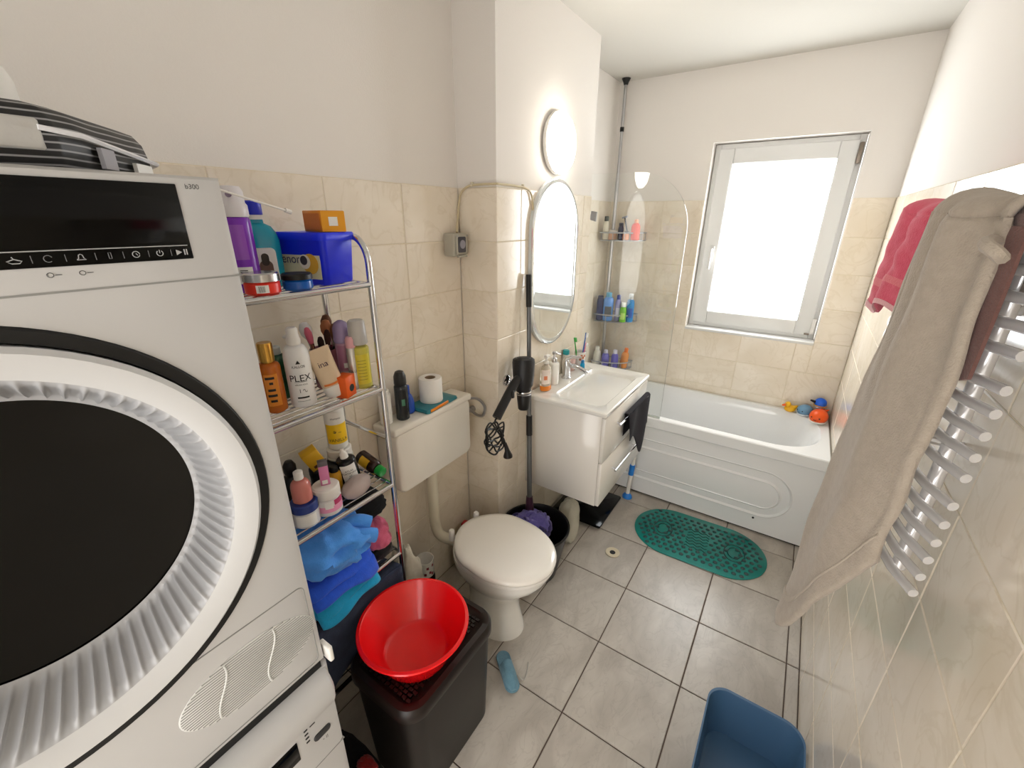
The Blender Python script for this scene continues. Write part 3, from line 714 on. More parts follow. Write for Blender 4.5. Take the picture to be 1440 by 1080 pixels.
# mauve towel behind, on the near end
def mauve(u, v):
    y = .79 - .115*u; return (1.404+.006*math.sin(u*7+v), y, 1.650 - .20*v - .05*v*(1-u))
mv = thing('face_towel', 'dark mauve towel hanging on the radiator behind the beige towel', 'towel', (0, 0, 0))
M_MAUVE = cloth('mauve', '74524C', '664640', 300)
sheet('front_layer', lambda u, v: mauve(u, v) if True else 0, 14, 18, .008, M_MAUVE, mv)
sheet('top_fold', lambda u, v: (1.425-.021*math.cos(PI*v), .79-.115*u, 1.650+.028*math.sin(PI*v)), 14, 8, .008, M_MAUVE, mv)

# dark cloth on the vanity handle
def dark(u, v):
    y = 1.715 + .33*u + .02*v; zb = .60 - .14*math.exp(-((u-.62)/.2)**2) + .03*(1-u)
    return (.630 + .007*math.sin(u*9+v*2) + .006*v, y, .775+(zb-.775)*v)
dk = thing('face_cloth', 'dark charcoal cloth hung over the upper drawer handle', 'cloth', (0, 0, 0))
M_DARKC = cloth('charcoal', '1C1A20', '28242E', 300, 0)
sheet('front_layer', dark, 30, 20, .007, M_DARKC, dk)
sheet('top_fold', lambda u, v: (.620-.011*math.cos(PI*(1-v)) , 1.715+.33*u, .772+.010*math.sin(PI*v)), 30, 8, .006, M_DARKC, dk)
sheet('back_layer', lambda u, v: (.606, 1.73+.30*u, .770-.12*v), 12, 8, .004, M_DARKC, dk)

# ================================================================== RACK, TOP SHELF
z = SZT[0]
V_ = lambda h, r=.3, **k: col(h, r, **k)
SILVER = mat('silver_lid', 'C4C4C6', .25, 1); GOLD = mat('gold_cap', 'C89A4A', .18, 1)
b = bottle('spray_can', 'tall purple air freshener can with a white nozzle cap', 'spray can', (.165, .335, z), cyl_body(.029, .155, .024, shoulder=.012), V_('7C2CB4', .25), [(.0265, .155), (.0285, .158), (.0285, .178), (.025, .183), (.025, .205), (.020, .214), (0, .216)], V_('E4E0E4', .35),
       labels=[(.029, .02, .055, .55, M_LABEL), (.029, .07, .140, .5, V_('9450BC', .25))])
for k in range(7): patch('barcode_line', .0294, .026+.0035*k, .0278+.0035*k, FACE-.3, FACE+.2, M_INK, b)
tube('nozzle_hole', [(.018, -.010, .198), (.0245, -.0135, .198)], .006, V_('8C7C94'), b)
b = thing('detergent_bottle', 'clear teal liquid bottle with a dark blue screw cap', 'bottle', (.106, .411, z))
o = stadium(-.036, .036, 0, .135, 48, .02)
loft('body', [[(x*s, y*s-d, zz) for x, y in stadium(-.024, .024, -.039, .039, 48, .022)] for zz, s, d in ((0, .9, 0), (.006, 1, 0), (.104, 1, 0), (.122, .93, .002), (.135, .72, .002), (.142, .42, .004), (.152, .40, .004))], mat('teal_liquid', '22AECC', .12, trans=.2), b, rot=(0, 0, FACE))
NK = (-.004*math.sin(-FACE), -.004*math.cos(FACE), 0); lathe('neck', [(.017, .150), (.017, .160)], M_LABEL, b, loc=NK); lathe('cap', capp(.0185, .160, .030), V_('1B2AC0', .35), b, loc=NK)
lb = prism('label', stadium(-.030, .026, .008, .088, 32, .010), .0236, .0250, 'x', M_LABEL, b, rot=(0, 0, FACE))
prism('printed_figure', stadium(-.012, .016, .009, .060, 32, .012), .0250, .0254, 'x', V_('6A5048'), b, rot=(0, 0, FACE))
prism('printed_hair', stadium(-.006, .010, .048, .076, 32, .008), .0254, .0258, 'x', V_('2A1A14'), b, rot=(0, 0, FACE))
bb = thing('plastic_box', 'deep blue plastic tub with a printed side label, holding the orange carton', 'box', (.152, .520, z), (0, 0, math.radians(13)))
loft('tub', [[(x, y, zz) for x, y in stadium(-.075*s, .075*s, -.055*s, .055*s, 48, .014)] for zz, s in ((0, .86), (.004, .9), (.108, 1))], V_('1428E6', .3), bb)
loft('rim_lid', [[(x, y, zz) for x, y in stadium(-.080*s, .080*s, -.060*s, .060*s, 48, .016)] for zz, s in ((.104, .99), (.106, 1.0), (.118, 1.0), (.122, .97))], V_('1830F0', .3), bb)
sl = box('side_label', (-.058, -.0560, .012), (.058, -.0545, .098), V_('D8D4B4', .4), bb, 0, rot=(0, 0, 0))
sl.rotation_euler = (math.radians(-2.5), 0, 0)
prism('printed_flower', disc_poly(.03, .050, .024), -.0556, -.0566, 'y', V_('D8A83C'), bb); prism('printed_cup', disc_poly(.014, .055, .017), -.0566, -.0572, 'y', V_('E8E4DA'), bb)
prism('printed_cup', disc_poly(.012, .058, .011), -.0572, -.0576, 'y', V_('3A3440'), bb)
text('lettering', 'lenor', .030, V_('3A3A66'), bb, (-.032, -.0566, .060), (1, 0, 0), (0, 0, 1))
oc = thing('carton', 'small orange cardboard carton lying on the blue tub', 'carton', (.175, .538, z+.1225), (0, 0, math.radians(-10)))
box('carton_body', (-.050, -.030, 0), (.050, .030, .048), V_('D88418', .5), oc, .0015, 1)
box('end_flap', (.050, -.029, .001), (.0515, .029, .047), V_('E8A020', .5), oc); box('price_sticker', (.0515, -.012, .014), (.052, .010, .034), M_LABEL, oc)
box('side_print', (-.046, -.0308, .006), (.046, -.030, .042), V_('C86A0C', .5), oc)
j = bottle('cream_jar', 'low red jar with a silver screw lid', 'jar', (.222, .336, z), cyl_body(.035, .028), V_('E83424', .3), capp(.0355, .028, .018), SILVER, labels=[(.035, .006, .022, .35, M_LABEL)])
for k in range(6): patch('barcode_line', .0354, .008, .020, FACE-.20+.06*k, FACE-.18+.06*k, M_INK, j, n=2)
bottle('hair_gel_jar', 'low blue jar with a black screw lid', 'jar', (.224, .415, z), cyl_body(.032, .024), V_('0F5CB8', .2), capp(.033, .024, .013), M_BLACK)
st = thing('plastic_stick', 'thin white plastic stick with a bulb end lying across the purple can', 'stick', (0, 0, 0))
tube('rod', [(.224, .262, 1.712), (.212, .345, 1.690), (.200, .432, 1.668)], .0022, M_WPLAST, st, seg=8)
tube('bulb', [(.2006, .428, 1.669), (.200, .432, 1.668), (.1985, .442, 1.6655)], .005, M_WPLAST, st, seg=8)

# ================================================================== RACK, SECOND SHELF
z = SZT[1]
b = bottle('oil_bottle', 'slim orange bottle with black print and a gold cap', 'bottle', (.170, .338, z), cyl_body(.025, .125, .013, shoulder=.012), mat('orange_oil', 'D8741C', .1, trans=.3), [(.0165, .128), (.0165, .170), (.0150, .173), (0, .173)], GOLD,
       labels=[(.025, .020, .10, .6, V_('E08A2A', .3))], collar=([(.013, .124), (.013, .129)], GOLD))
for zz, w in ((.03, .35), (.044, .5), (.058, .4), (.075, .2), (.088, .5)): patch('printed_mark', .0254, zz, zz+.006, FACE-w, FACE+w*.6, M_INK, b)
bottle('green_bottle', 'dark green bottle behind the orange oil bottle', 'bottle', (.105, .392, z), cyl_body(.024, .12, .012, shoulder=.03), mat('green_glass', '2E6040', .12, trans=.3), capp(.013, .12, .02), V_('B8C0BA'))
bottle('lotion_bottle', 'white pump bottle with a dark band behind the tall spray bottle', 'bottle', (.108, .448, z), cyl_body(.024, .118, .012, shoulder=.02), M_WPLAST, capp(.013, .118, .012), M_WPLAST, pump=(.128, M_WPLAST, PI+.4), labels=[(.024, .055, .10, 1.0, M_BLACK)])
bottle('hair_spray_bottle', 'tall white hair product bottle lettered PLEX with spray top', 'bottle', (.190, .398, z), cyl_body(.030, .158, .0135, shoulder=.034), V_('EDECEA', .3), [(.0155, .158), (.0165, .170), (.0135, .176), (.0130, .196), (.010, .200), (0, .200)], M_WPLAST,
       texts=[('PLEX', .024, .078, .030, M_INK), ('KALLOS', .0085, .108, .030, M_INK), ('▲', .012, .119, .030, M_INK), ('VEGAN SOUL', .005, .062, .030, M_INK), ('ψ∿', .016, .045, .030, M_INK)], labels=[(.030, .026, .030, .45, M_INK), (.030, .0685, .0692, .5, M_INK), (.030, .018, .0186, .5, M_INK)])
t = thing('cream_tube', 'beige cosmetic tube with an orange stripe, leaning on its white cap', 'tube', (.212, .478, z+.008), (math.radians(-4), math.radians(3), 0))
t.rotation_euler = (math.radians(14), math.radians(-6), 0)
loft('tube_body', [[(x, y, zz) for x, y in stadium(-a, a, -c, c, 40)] for zz, a, c in ((.030, .026, .028), (.09, .019, .029), (.132, .003, .031))], V_('E0C8A8', .35), t, rot=(0, 0, FACE))
lathe('cap', [(.0255, 0), (.0275, .003), (.0275, .030), (.026, .032)], M_WPLAST, t)
patch('stripe', .0278, .036, .041, FACE-.8, FACE+.8, V_('E8823A'), t); text('lettering', 'ina', .022, V_('4A2A4A'), t, (0, 0, .096), None, None, wrap=(.0275, FACE))
# makeup brushes in a holder
bh = thing('brush_holder', 'dusty pink translucent cup holding makeup brushes', 'cup', (.128, .512, z))
lathe('cup', [(.031, 0), (.033, .004), (.036, .110), (.0335, .110), (.030, .006), (0, .006)], mat('pink_acrylic', 'B0707E', .15, trans=.4), bh, cap0=True, cap1=False)
BR = [(-.012, -.014, 12, -14, .158, 'F0F0EE', .019), (.004, -.020, 16, -4, .150, 'E87890', .011), (.014, .004, 0, 10, .140, '3A1E16', .010), (-.004, .010, -8, 0, .158, 'A86A44', .017), (.012, .018, -14, 6, .150, '7A5238', .015), (-.016, .010, -16, -6, .168, '6A4632', .017), (.014, -.012, 10, 12, .128, '2A1814', .010)]
for k, (dx, dy, rx, ry, L_, hc, hr) in enumerate(BR):
    q = thing('makeup_brush', ['white powder brush', 'pink brush', 'dark brown brush', 'tan brush', 'brown round brush', 'wide dark tan brush', 'short black brush'][k] + ' standing in the dusty pink cup', 'brush', (.128+dx*.6, .512+dy*.6, z+.0085), (math.radians(rx*.55), math.radians(ry*.55), 0), 'makeup brushes in the cup')
    lathe('handle', [(.003, 0), (.0042, .03), (.0048, L_*.66), (.004, L_*.7)], V_('1C1210' if k != 1 else 'E08098'), q, 10)
    lathe('ferrule', [(.005, L_*.7), (.006, L_*.82)], V_('B88A7A', .2, metal=1) if k % 2 else SILVER, q, 10)
    lathe('bristles', [(.006, L_*.82), (hr*.8, L_*.92), (hr*.86, L_*1.02), (hr*.5, L_*1.11), (0, L_*1.13)], mat('bristle_'+hc, hc, .95, bump=(500, .8)), q, 14)
b = bottle('deodorant_can', 'pink and lilac deodorant can with a clear rounded cap', 'spray can', (.165, .548, z), cyl_body(.0215, .125, .018, shoulder=.01), V_('C8A0B8', .25), [(.0215, .126), (.0225, .130), (.022, .166), (.016, .180), (.006, .186), (0, .187)], mat('lilac_clear', 'B8A4D0', .15, trans=.35),
       labels=[(.0215, .05, .12, .9, V_('B07A98', .3)), (.0215, .01, .045, .9, V_('E0DCE0', .25))])
patch('round_print', .0219, .056, .070, FACE-.3, FACE+.3, M_LABEL, b)
bottle('hair_mist_can', 'slim silver white spray can beside the yellow bottle', 'spray can', (.212, .538, z), cyl_body(.013, .120, .011, shoulder=.008), V_('D8D6D2', .2, metal=.6), [(.0125, .12), (.0125, .142), (.009, .15), (0, .15)], V_('E0A8B0', .3), texts=[('VOLUME', .010, .055, .013, M_INK)])
b = bottle('body_mist_bottle', 'yellow liquid bottle with a tall clear frosted cap', 'bottle', (.215, .562, z), cyl_body(.0250, .120, .017, shoulder=.006), mat('yellow_liquid', 'E2D860', .15, trans=.3), [(.0235, .126), (.0245, .130), (.0225, .186), (.018, .191), (0, .192)], mat('frosted_cap', 'DCDAD6', .25, trans=.45), labels=[(.025, .015, .10, .9, V_('DCCB3C', .35))])
for k in range(7): patch('printed_line', .0254, .028+.009*k, .0292+.009*k, FACE-.5, FACE+.4, V_('8A8020'), b)
ob = thing('orange_box', 'small bright orange box with a black dot, on the second rack shelf', 'box', (.232, .492, z), (0, 0, math.radians(20)))
box('box_body', (-.018, -.021, 0), (.018, .021, .058), V_('F2641A', .45), ob, .001, 1); prism('printed_dot', disc_poly(.002, .024, .010), .0182, .0186, 'x', M_INK, ob)

# ================================================================== RACK, THIRD SHELF
z = SZT[2]
bottle('supplement_tub', 'white tub with a blue side label under the vanilla bottle', 'jar', (.112, .520, z), cyl_body(.038, .088), V_('D8DAD0', .35), capp(.036, .088, .024), M_WPLAST, labels=[(.038, .01, .08, .9, V_('2E5A8C', .4))])
bottle('vanilla_bottle', 'white bottle with a yellow VANILLA label standing on the white tub', 'bottle', (.112, .520, z+.1125), cyl_body(.029, .128), V_('E8E6E0', .3), [(.026, .128), (.026, .142), (0, .143)], M_WPLAST, labels=[(.029, .022, .085, 1.2, V_('F0C418', .35))],
       texts=[('VANILLA', .0145, .034, .0293, V_('3A2A14')), ('⚘ ~', .016, .060, .0293, V_('3A2A14')), ('shampoo', .008, .105, .029, M_INK)])
bottle('dropper_bottle', 'black bottle with a white text label and white nozzle tip', 'bottle', (.172, .512, z+.004), cyl_body(.029, .100, .012, shoulder=.012), V_('141416', .2), [(.012, .100), (.011, .114), (.0055, .120), (.005, .130), (0, .132)], M_WPLAST, rot=(math.radians(8), math.radians(-3), 0), labels=[(.029, .022, .086, .8, M_LABEL)],
       texts=[('ATLAS\nFORTIFYING\noil\n10%',   .0085, .054, .0293, M_INK)])
b = bottle('brown_bottle', 'brown bottle with yellow label and green cap, lying tilted', 'bottle', (.120, .583, z+.050), cyl_body(.023, .080, .012, shoulder=.014), mat('brown_glass', '2A1610', .12), capp(.016, .082, .024), V_('1C9C40', .4), rot=(0, math.radians(106), math.radians(2)), labels=[(.023, .02, .055, 2.2, V_('D8A81C', .4))])
bottle('black_flask', 'black bottle with a domed top at the back of the third rack shelf', 'bottle', (.095, .372, z), cyl_body(.027, .085, .012, shoulder=.03), V_('121214', .3), [(.014, .085), (.017, .095), (.017, .115), (.010, .128), (0, .130)], M_BLACK)
bottle('dark_jar', 'black low jar behind the pink cosmetics jar', 'jar', (.120, .452, z), cyl_body(.036, .06), V_('18181A', .3), capp(.037, .06, .02), M_BLACK)
yb = thing('yellow_carton', 'small yellow carton tilted on the black jar', 'carton', (.122, .440, z+.094), (math.radians(24), math.radians(10), math.radians(-15)))
box('carton_body', (-.016, -.022, -.004), (.016, .022, .062), V_('E2B024', .45), yb, .001, 1); box('printed_strip', (.0160, -.012, .004), (.0164, .012, .014), V_('5A3A1A'), yb)
bottle('blue_lid_jar', 'white jar with a dark blue lid under the coral bottle', 'jar', (.212, .334, z), cyl_body(.034, .046), V_('D6D8DC', .3), capp(.0345, .046, .024), V_('2A3E86', .25), labels=[(.034, .008, .04, .8, M_LABEL)])
bottle('coral_bottle', 'coral pink liquid bottle with a white cap standing on the blue lid', 'bottle', (.212, .334, z+.0705), cyl_body(.0245, .064, .0085, shoulder=.022), mat('coral_liquid', 'E08A80', .15, trans=.2), [(.0115, .066), (.0115, .086), (.009, .088), (0, .088)], M_WPLAST)
b = bottle('scrub_jar', 'white and pink cosmetics jar with a white lid', 'jar', (.216, .398, z), cyl_body(.036, .050), V_('E6E2E2', .3), [(.034, .052), (.036, .055), (.036, .080), (.032, .084), (0, .085)], M_WPLAST, labels=[(.036, .014, .032, 1.5, V_('F0A0C4', .3)), (.0362, .026, .046, .30, M_LABEL)])
patch('side_print', .0360, .033, .048, FACE+.4, FACE+1.3, V_('C04070'), b)
pb = thing('lipstick_box', 'slim pink box with a dark top standing on the pink jar', 'carton', (.216, .400, z+.0855), (0, 0, FACE))
box('carton_body', (-.009, -.012, 0), (.009, .012, .058), V_('DC84B4', .4), pb, .001, 1); box('end_cap', (-.009, -.012, .058), (.009, .012, .072), V_('6A6468', .4), pb, .001, 1); box('printed_code', (.009, -.008, .004), (.0093, .006, .016), M_LABEL, pb)
pu = lump('soap_pouch', (.030, .050, .030), 5, mat('pale_stone', 'B8A8A4', .35, bump=(40, .3)), None, .05, 1.5, .95, flat=-.95); pu.location = (.219, .490, z+.026); pu.rotation_euler = (0, 0, .2)
tag(pu, 'smooth pale mauve rounded pouch at the rack front edge', 'pouch')
bottle('amber_bottle', 'yellow brown bottle between the pink jar and the black dropper bottle', 'bottle', (.166, .460, z), cyl_body(.018, .075, .010, shoulder=.015), V_('C8921C', .3), capp(.012, .075, .016), M_BLACK)
bottle('lip_balm', 'small white tin beside the blue lidded jar, next to the dryer', 'jar', (.205, .272, z), cyl_body(.024, .055), V_('C8B8B0', .3), capp(.0245, .055, .018), M_WPLAST)

# ================================================================== RACK, LOWER SHELVES: TOWELS
def cl(name, label, cat, loc, size, seed, m_, rot=(0, 0, 0), **k):
    o_ = lump(name, size, seed, m_, None, **k); o_.location = loc; o_.rotation_euler = rot; return tag(o_, label, cat)
z = SZT[3]
M_LB = cloth('light_blue', '58A4FF', '4696F4'); M_BL = cloth('blue', '2C62E8', '2050D0'); M_TQ = cloth('turquoise', '18A8DC', '1094C8')
M_LIL = cloth('lilac_white', 'B8C0DC', 'A4ACCC'); M_NAVY = cloth('navy', '2A3248', '343E56', 340, .05); M_PINK = cloth('pink', 'D8688A', 'C4506E')
M_BLKC = cloth('black', '0B0B0C', '141416', 340, 0)
def folded(name, label, lo, hi, layers, m_, seed, droop=0.0):
    """folded towel: stacked rounded slabs whose fold looks towards the room"""
    t_ = thing(name, label, 'towel', ((lo[0]+hi[0])/2, (lo[1]+hi[1])/2, lo[2]))
    W, D, Hh = hi[0]-lo[0], hi[1]-lo[1], hi[2]-lo[2]; th = Hh/layers
    for k in range(layers):
        def fn(a, b, k=k):
            # a runs round the slab section in x-z, b along y
            y = -D/2+D*b; r = th*.5
            ang = 2*PI*a; cx = math.copysign(abs(math.cos(ang))**.35, math.cos(ang)); sz = math.copysign(abs(math.sin(ang))**.8, math.sin(ang))
            e = 1 - .12*abs(2*b-1)**6
            n = noise.noise(Vector((cx*1.5, b*4, k*2.3+seed)))
            x = cx*W*.5*e*(1+.05*n) + .012*math.sin(k*2+seed)
            zz = th*k+r + sz*r*(1.06) + .006*n*(1 if k else .3)
            zz -= droop*max(0, (cx-.82)/.18)*(.6+.4*math.sin(b*5+seed))
            return (x, y*(1+.04*n), zz)
        rings = [[fn(i/40, j/24) for i in range(40)] for j in range(25)]
        loft('layer', rings, m_, t_, auto=80)
    return t_
folded('folded_turquoise_towel', 'turquoise folded towel at the bottom of the blue stack', (.075, .275, z+.001), (.300, .470, z+.050), 2, M_TQ, 1, .035)
folded('folded_blue_towel', 'royal blue folded towel in the middle of the blue stack', (.070, .270, z+.0515), (.305, .478, z+.105), 2, M_BL, 3, .03)
LBT = thing('light_blue_towel', 'light sky blue towel thrown on top of the blue stack', 'towel', (.19, .375, z+.108))
lump('cloth', (.115, .105, .062), 11, M_LB, LBT, .22, 1.9, .8, 56, 30, 5, flat=-.85, loc=(0, 0, .055))
tube('fold', spline([(.02, .02, .085), (.06, .075, .10), (.085, .105, .085)], 6), .02, M_LB, LBT, radii=None, seg=12)
tube('fold', spline([(.05, .01, .06), (.09, .065, .070), (.11, .100, .055)], 6), .021, M_LB, LBT, seg=12)
cl('lilac_towel', 'pale lilac white towel beside the dryer on the fourth rack shelf', 'towel', (.165, .226, z+.062), (.085, .036, .070), 21, M_LIL, amp=.2, folds=4)
cl('baseball_hat', 'black cloth hat on top of the pile under the third rack shelf', 'hat', (.150, .512, z+.180), (.085, .090, .028), 31, M_BLKC, amp=.12)
cl('pink_towel', 'rolled pink towel between the blue stack and the black mesh bag', 'towel', (.195, .528, z+.092), (.070, .042, .050), 41, M_PINK, amp=.16, folds=3)
cl('mesh_bag', 'black mesh fabric bag under the rolled pink towel', 'bag', (.170, .535, z+.025), (.085, .050, .026), 51, cloth('black_mesh', '141213', '2A2426', 120), amp=.1)
def navy(u, v):
    y = .225+.34*u; zt = .592; zb = .33 + .16*u + .02*math.sin(u*7)
    return (.281+.005*math.sin(u*6+1)+.004*v+.003*fold_noise((u*4, v*3, 4), 1.5), y, zt+(zb-zt)*v)
nv_ = thing('navy_towel', 'large dark navy towel draped over the front of the lower rack shelf', 'towel', (0, 0, 0))
sheet('front_layer', navy, 30, 26, .014, M_NAVY, nv_)
sheet('top_layer', lambda u, v: (.281+.005*math.sin((u)*6+1)-.19*v, .225+.34*u, .592+.004*math.sin(PI*v)-.05*v), 30, 10, .012, M_NAVY, nv_)
cl('dark_laundry', 'heap of dark clothes on the lowest rack shelf', 'laundry', (.155, .38, SZT[4]+.095), (.095, .17, .095), 61, M_BLKC, amp=.15, folds=3, flat=-.95)
cl('laundry_bag', 'black bag on the floor between the washing machine and the hamper', 'bag', (.40, .226, .115), (.13, .052, .13), 71, M_BLKC, amp=.1, flat=-.86)
rb = tag(lump('red_cloth', (.03, .02, .02), 81, cloth('deepred', '8C1414', '6A0C0C'), None, .2), 'small dark red cloth on the black bag by the washing machine', 'cloth'); rb.location = (.47, .232, .245)

# ================================================================== ON THE DRYER
pk = thing('wrapped_pack', 'black and white striped plastic-wrapped paper pack on top of the dryer', 'pack', (0, 0, DZ1))
out = [(.535, -.40), (.535, .010), (.515, .035), (.405, .128), (.36, .135), (.16, .135), (.14, .11), (.14, -.40)]
def inset(pts, s, c=(.33, -.13)): return [(c[0]+(x-c[0])*s, c[1]+(y-c[1])*s) for x, y in pts]
def subdiv(pts, n=6):
    o_ = []
    for (a, b), (c, d) in zip(pts, pts[1:]+pts[:1]):
        for k in range(n): o_.append((a+(c-a)*k/n, b+(d-b)*k/n))
    return o_
out = subdiv(out)
sm = bpy.data.materials.new('striped_wrap'); sm.use_nodes = True
N, L = sm.node_tree.nodes, sm.node_tree.links; pb_ = N['Principled BSDF']; pb_.inputs['Roughness'].default_value = .45
tcn = N.new('ShaderNodeTexCoord'); sep = N.new('ShaderNodeSeparateXYZ'); L.new(tcn.outputs['Object'], sep.inputs[0])
nz = N.new('ShaderNodeTexNoise'); nz.inputs['Scale'].default_value = 6; L.new(tcn.outputs['Object'], nz.inputs['Vector'])
ma = N.new('ShaderNodeMath'); ma.operation = 'MULTIPLY_ADD'; ma.inputs[1].default_value = .012; L.new(nz.outputs['Fac'], ma.inputs[0]); L.new(sep.outputs['Z'], ma.inputs[2])
mb = N.new('ShaderNodeMath'); mb.operation = 'MULTIPLY'; mb.inputs[1].default_value = 900; L.new(ma.outputs[0], mb.inputs[0])
sn = N.new('ShaderNodeMath'); sn.operation = 'SINE'; L.new(mb.outputs[0], sn.inputs[0])
rp = N.new('ShaderNodeValToRGB'); rp.color_ramp.elements[0].position = .55; rp.color_ramp.elements[0].color = (.006, .006, .007, 1); rp.color_ramp.elements[1].position = .9; rp.color_ramp.elements[1].color = (.32, .32, .33, 1)
L.new(sn.outputs[0], rp.inputs['Fac']); L.new(rp.outputs['Color'], pb_.inputs['Base Color'])
loft('wrapper', [[(x, y, zz) for x, y in inset(out, s)] for zz, s in ((.001, .965), (.005, .99), (.024, 1.0), (.044, .985), (.055, .955), (.060, .90), (.062, .7), (.063, .3))], sm, pk, True, True, auto=70)
box('paper_panel', (.529, -.39, .016), (.5365, .000, .044), mat('crumpled_paper', 'C4C2BE', .6, bump=(60, .8)), pk, .002, 1)
M_FOIL = mat('clear_foil', 'E8E8EC', .15)
tube('seam_band', [(.5365, -.002, .036), (.531, .030, .033), (.41, .134, .022), (.36, .140, .020)], .0028, M_FOIL, pk, seg=6)
def side(t, off): return Vector((.520-.112*t, .036+.094*t, 0)) + Vector((.65, .76, 0))*off
for nm, t0, t1, za, zb, mm in (('clear_window', .12, .30, .005, .026, mat('grey_foil', 'A8A8B0', .2)), ('white_sticker', .62, .90, .005, .018, M_LABEL)):
    a, b = side(t0, -.001), side(t1, -.001); c, d = side(t1, .0035), side(t0, .0035)
    loft(nm, [[(p.x, p.y, za) for p in (a, b, c, d)], [(p.x, p.y, zb) for p in (a, b, c, d)]], mm, pk, smooth=False)
rl = thing('paper_roll', 'white paper roll standing on the striped pack', 'paper roll', (.40, -.028, DZ1+.0635))
lathe('roll', [(.048, 0), (.048, .003), (.048, .030), (.044, .042), (.018, .048), (.017, .004), (0, .004)], M_PAPER, rl, cap1=False)
lathe('core', [(.018, .005), (.018, .0475), (.016, .0475), (.016, .005)], mat('cardboard', '9A8468', .8), rl, cap0=False, cap1=False)

# ================================================================== ON THE CISTERN
z = .9625
b = bottle('shaving_foam_can', 'black and grey spray can standing on the cistern', 'spray can', (.066, .822, z), cyl_body(.024, .135, .020, shoulder=.01), V_('3E4245', .25, metal=.4), [(.021, .136), (.0225, .140), (.0215, .168), (.015, .184), (.006, .188), (0, .188)], V_('232426', .35), labels=[(.024, .012, .12, .55, V_('16181A', .3)), (.0243, .06, .085, .25, V_('4F8A70', .3))])
bottle('blue_bottle', 'blue plastic bottle behind the black spray can', 'bottle', (.040, .872, z), cyl_body(.025, .075, .010, shoulder=.05), V_('2450B8', .3), capp(.011, .075, .035), V_('2450B8', .3))
bottle('white_bottle', 'plain white bottle at the cistern edge next to the rack', 'bottle', (.046, .762, z), cyl_body(.022, .115), M_WPLAST, capp(.018, .115, .015), M_WPLAST)
wpk = thing('wipes_pack', 'teal and orange flat wipes packet under the toilet roll', 'packet', (.064, .985, z), (0, 0, math.radians(4)))
def wp_f(zz, s): return [(x*s, y*s, zz + .004*math.sin(y*60)*(1 if zz > .003 else 0)) for x, y in stadium(-.052, .052, -.095, .095, 48, .012)]
loft('packet', [wp_f(.0005, .97), wp_f(.006, 1), wp_f(.013, .97), wp_f(.016, .8)], V_('2F7E8A', .3), wpk)
box('orange_front', (.047, -.080, .003), (.0535, .03, .015), V_('F08A1C', .3), wpk, .002, 1)
tr_ = thing('toilet_roll', 'white toilet paper roll standing on the wipes packet', 'toilet roll', (.060, .978, z+.0185))
lathe('roll', [(.044, 0), (.045, .003), (.045, .092), (.043, .095), (.021, .095), (.0205, .003), (0, .003)], M_PAPER, tr_, 36, cap1=False)
lathe('core', [(.0208, .004), (.0208, .0945), (.019, .0945), (.019, .004)], mat('cardboard', '9A8468', .8), tr_, 24, cap0=False, cap1=False)

# ================================================================== PILLAR: SOCKET, CABLE, HAIR DRYER
so = thing('wall_socket', 'grey surface-mounted socket box with hinged cover in the corner', 'socket', (0, 0, 0))
M_GREYP = mat('grey_plastic', 'B4B0A2', .45)
box('housing', (.003, 1.155, 1.515), (.058, 1.232, 1.600), M_GREYP, so, .006)
prism('cover_frame', stadium(1.160, 1.228, 1.522, 1.594, 40, .008), .058, .066, 'x', M_GREYP, so, .002)
prism('socket_face', stadium(1.168, 1.212, 1.530, 1.588, 32, .006), .066, .0685, 'x', mat('socket_dark', '4A4A52', .4), so)
prism('socket_insert', disc_poly(1.192, 1.560, .016), .0685, .070, 'x', mat('socket_ins', '9A98A4', .4), so)
for y in (1.166, 1.222): lathe('screw', [(.004, 0), (.004, .002)], M_STEEL, so, 10, loc=(.066, y, 1.591), rot=(0, PI/2, 0))
box('cover_lip', (.058, 1.168, 1.512), (.070, 1.220, 1.520), M_GREYP, so, .002)
ca = thing('lamp_cable', 'cream cable clipped along the tile edge from socket to lamp', 'cable', (0, 0, 0))
tube('cable', spline([(.030, 1.205, 1.602), (.018, 1.228, 1.65), (.012, 1.244, 1.70), (.022, 1.2495, 1.745), (.06, 1.2500, 1.768), (.12, 1.2500, 1.772), (XP-.006, 1.2500, 1.772), (XP+.0065, 1.2510, 1.772), (XP+.0065, 1.27, 1.772), (XP+.0065, 1.36, 1.772), (XP+.0065, 1.44, 1.768), (XP+.0065, 1.485, 1.752), (XP+.0065, 1.505, 1.705), (XP+.0065, 1.512, 1.62)], 8), .0042, mat('cream_cable', 'CDBF9C', .5), ca, seg=8)
for p in ((.075, 1.252, 1.773), (XP+.004, 1.43, 1.772)):
    box('clip', (p[0]-.005, p[1]-.006, p[2]-.007), (p[0]+.005, p[1]+.004, p[2]+.009), M_CREAMP, ca, .0015, 1)
hh = thing('dryer_holder', 'chrome wall ring holder on the pillar edge', 'holder', (0, 0, 0))
lathe('wall_disc', [(.026, 0), (.026, .008), (.020, .014), (.010, .016)], M_CHROME, hh, 24, loc=(XP+.0005, 1.318, .985), rot=(0, PI/2, 0))
tube('arm', [(XP+.012, 1.318, .985), (XP+.035, 1.325, .975), (XP+.040, 1.335, .965)], .006, M_CHROME, hh)
HD = Vector((.268, 1.335, .960))
tube('ring', [(HD.x+.034*math.cos(2*PI*k/28), HD.y+.034*math.sin(2*PI*k/28), HD.z-.012) for k in range(28)], .005, M_CHROME, hh, seg=8, closed=True)
hd = thing('hair_dryer', 'black hair dryer hanging nozzle down in the chrome wall ring', 'hair dryer', HD, (math.radians(-8), math.radians(-6), 0)); hd.scale = (1.15, 1.15, 1.15)
M_HD = mat('matt_black', '1C1C1E', .45)
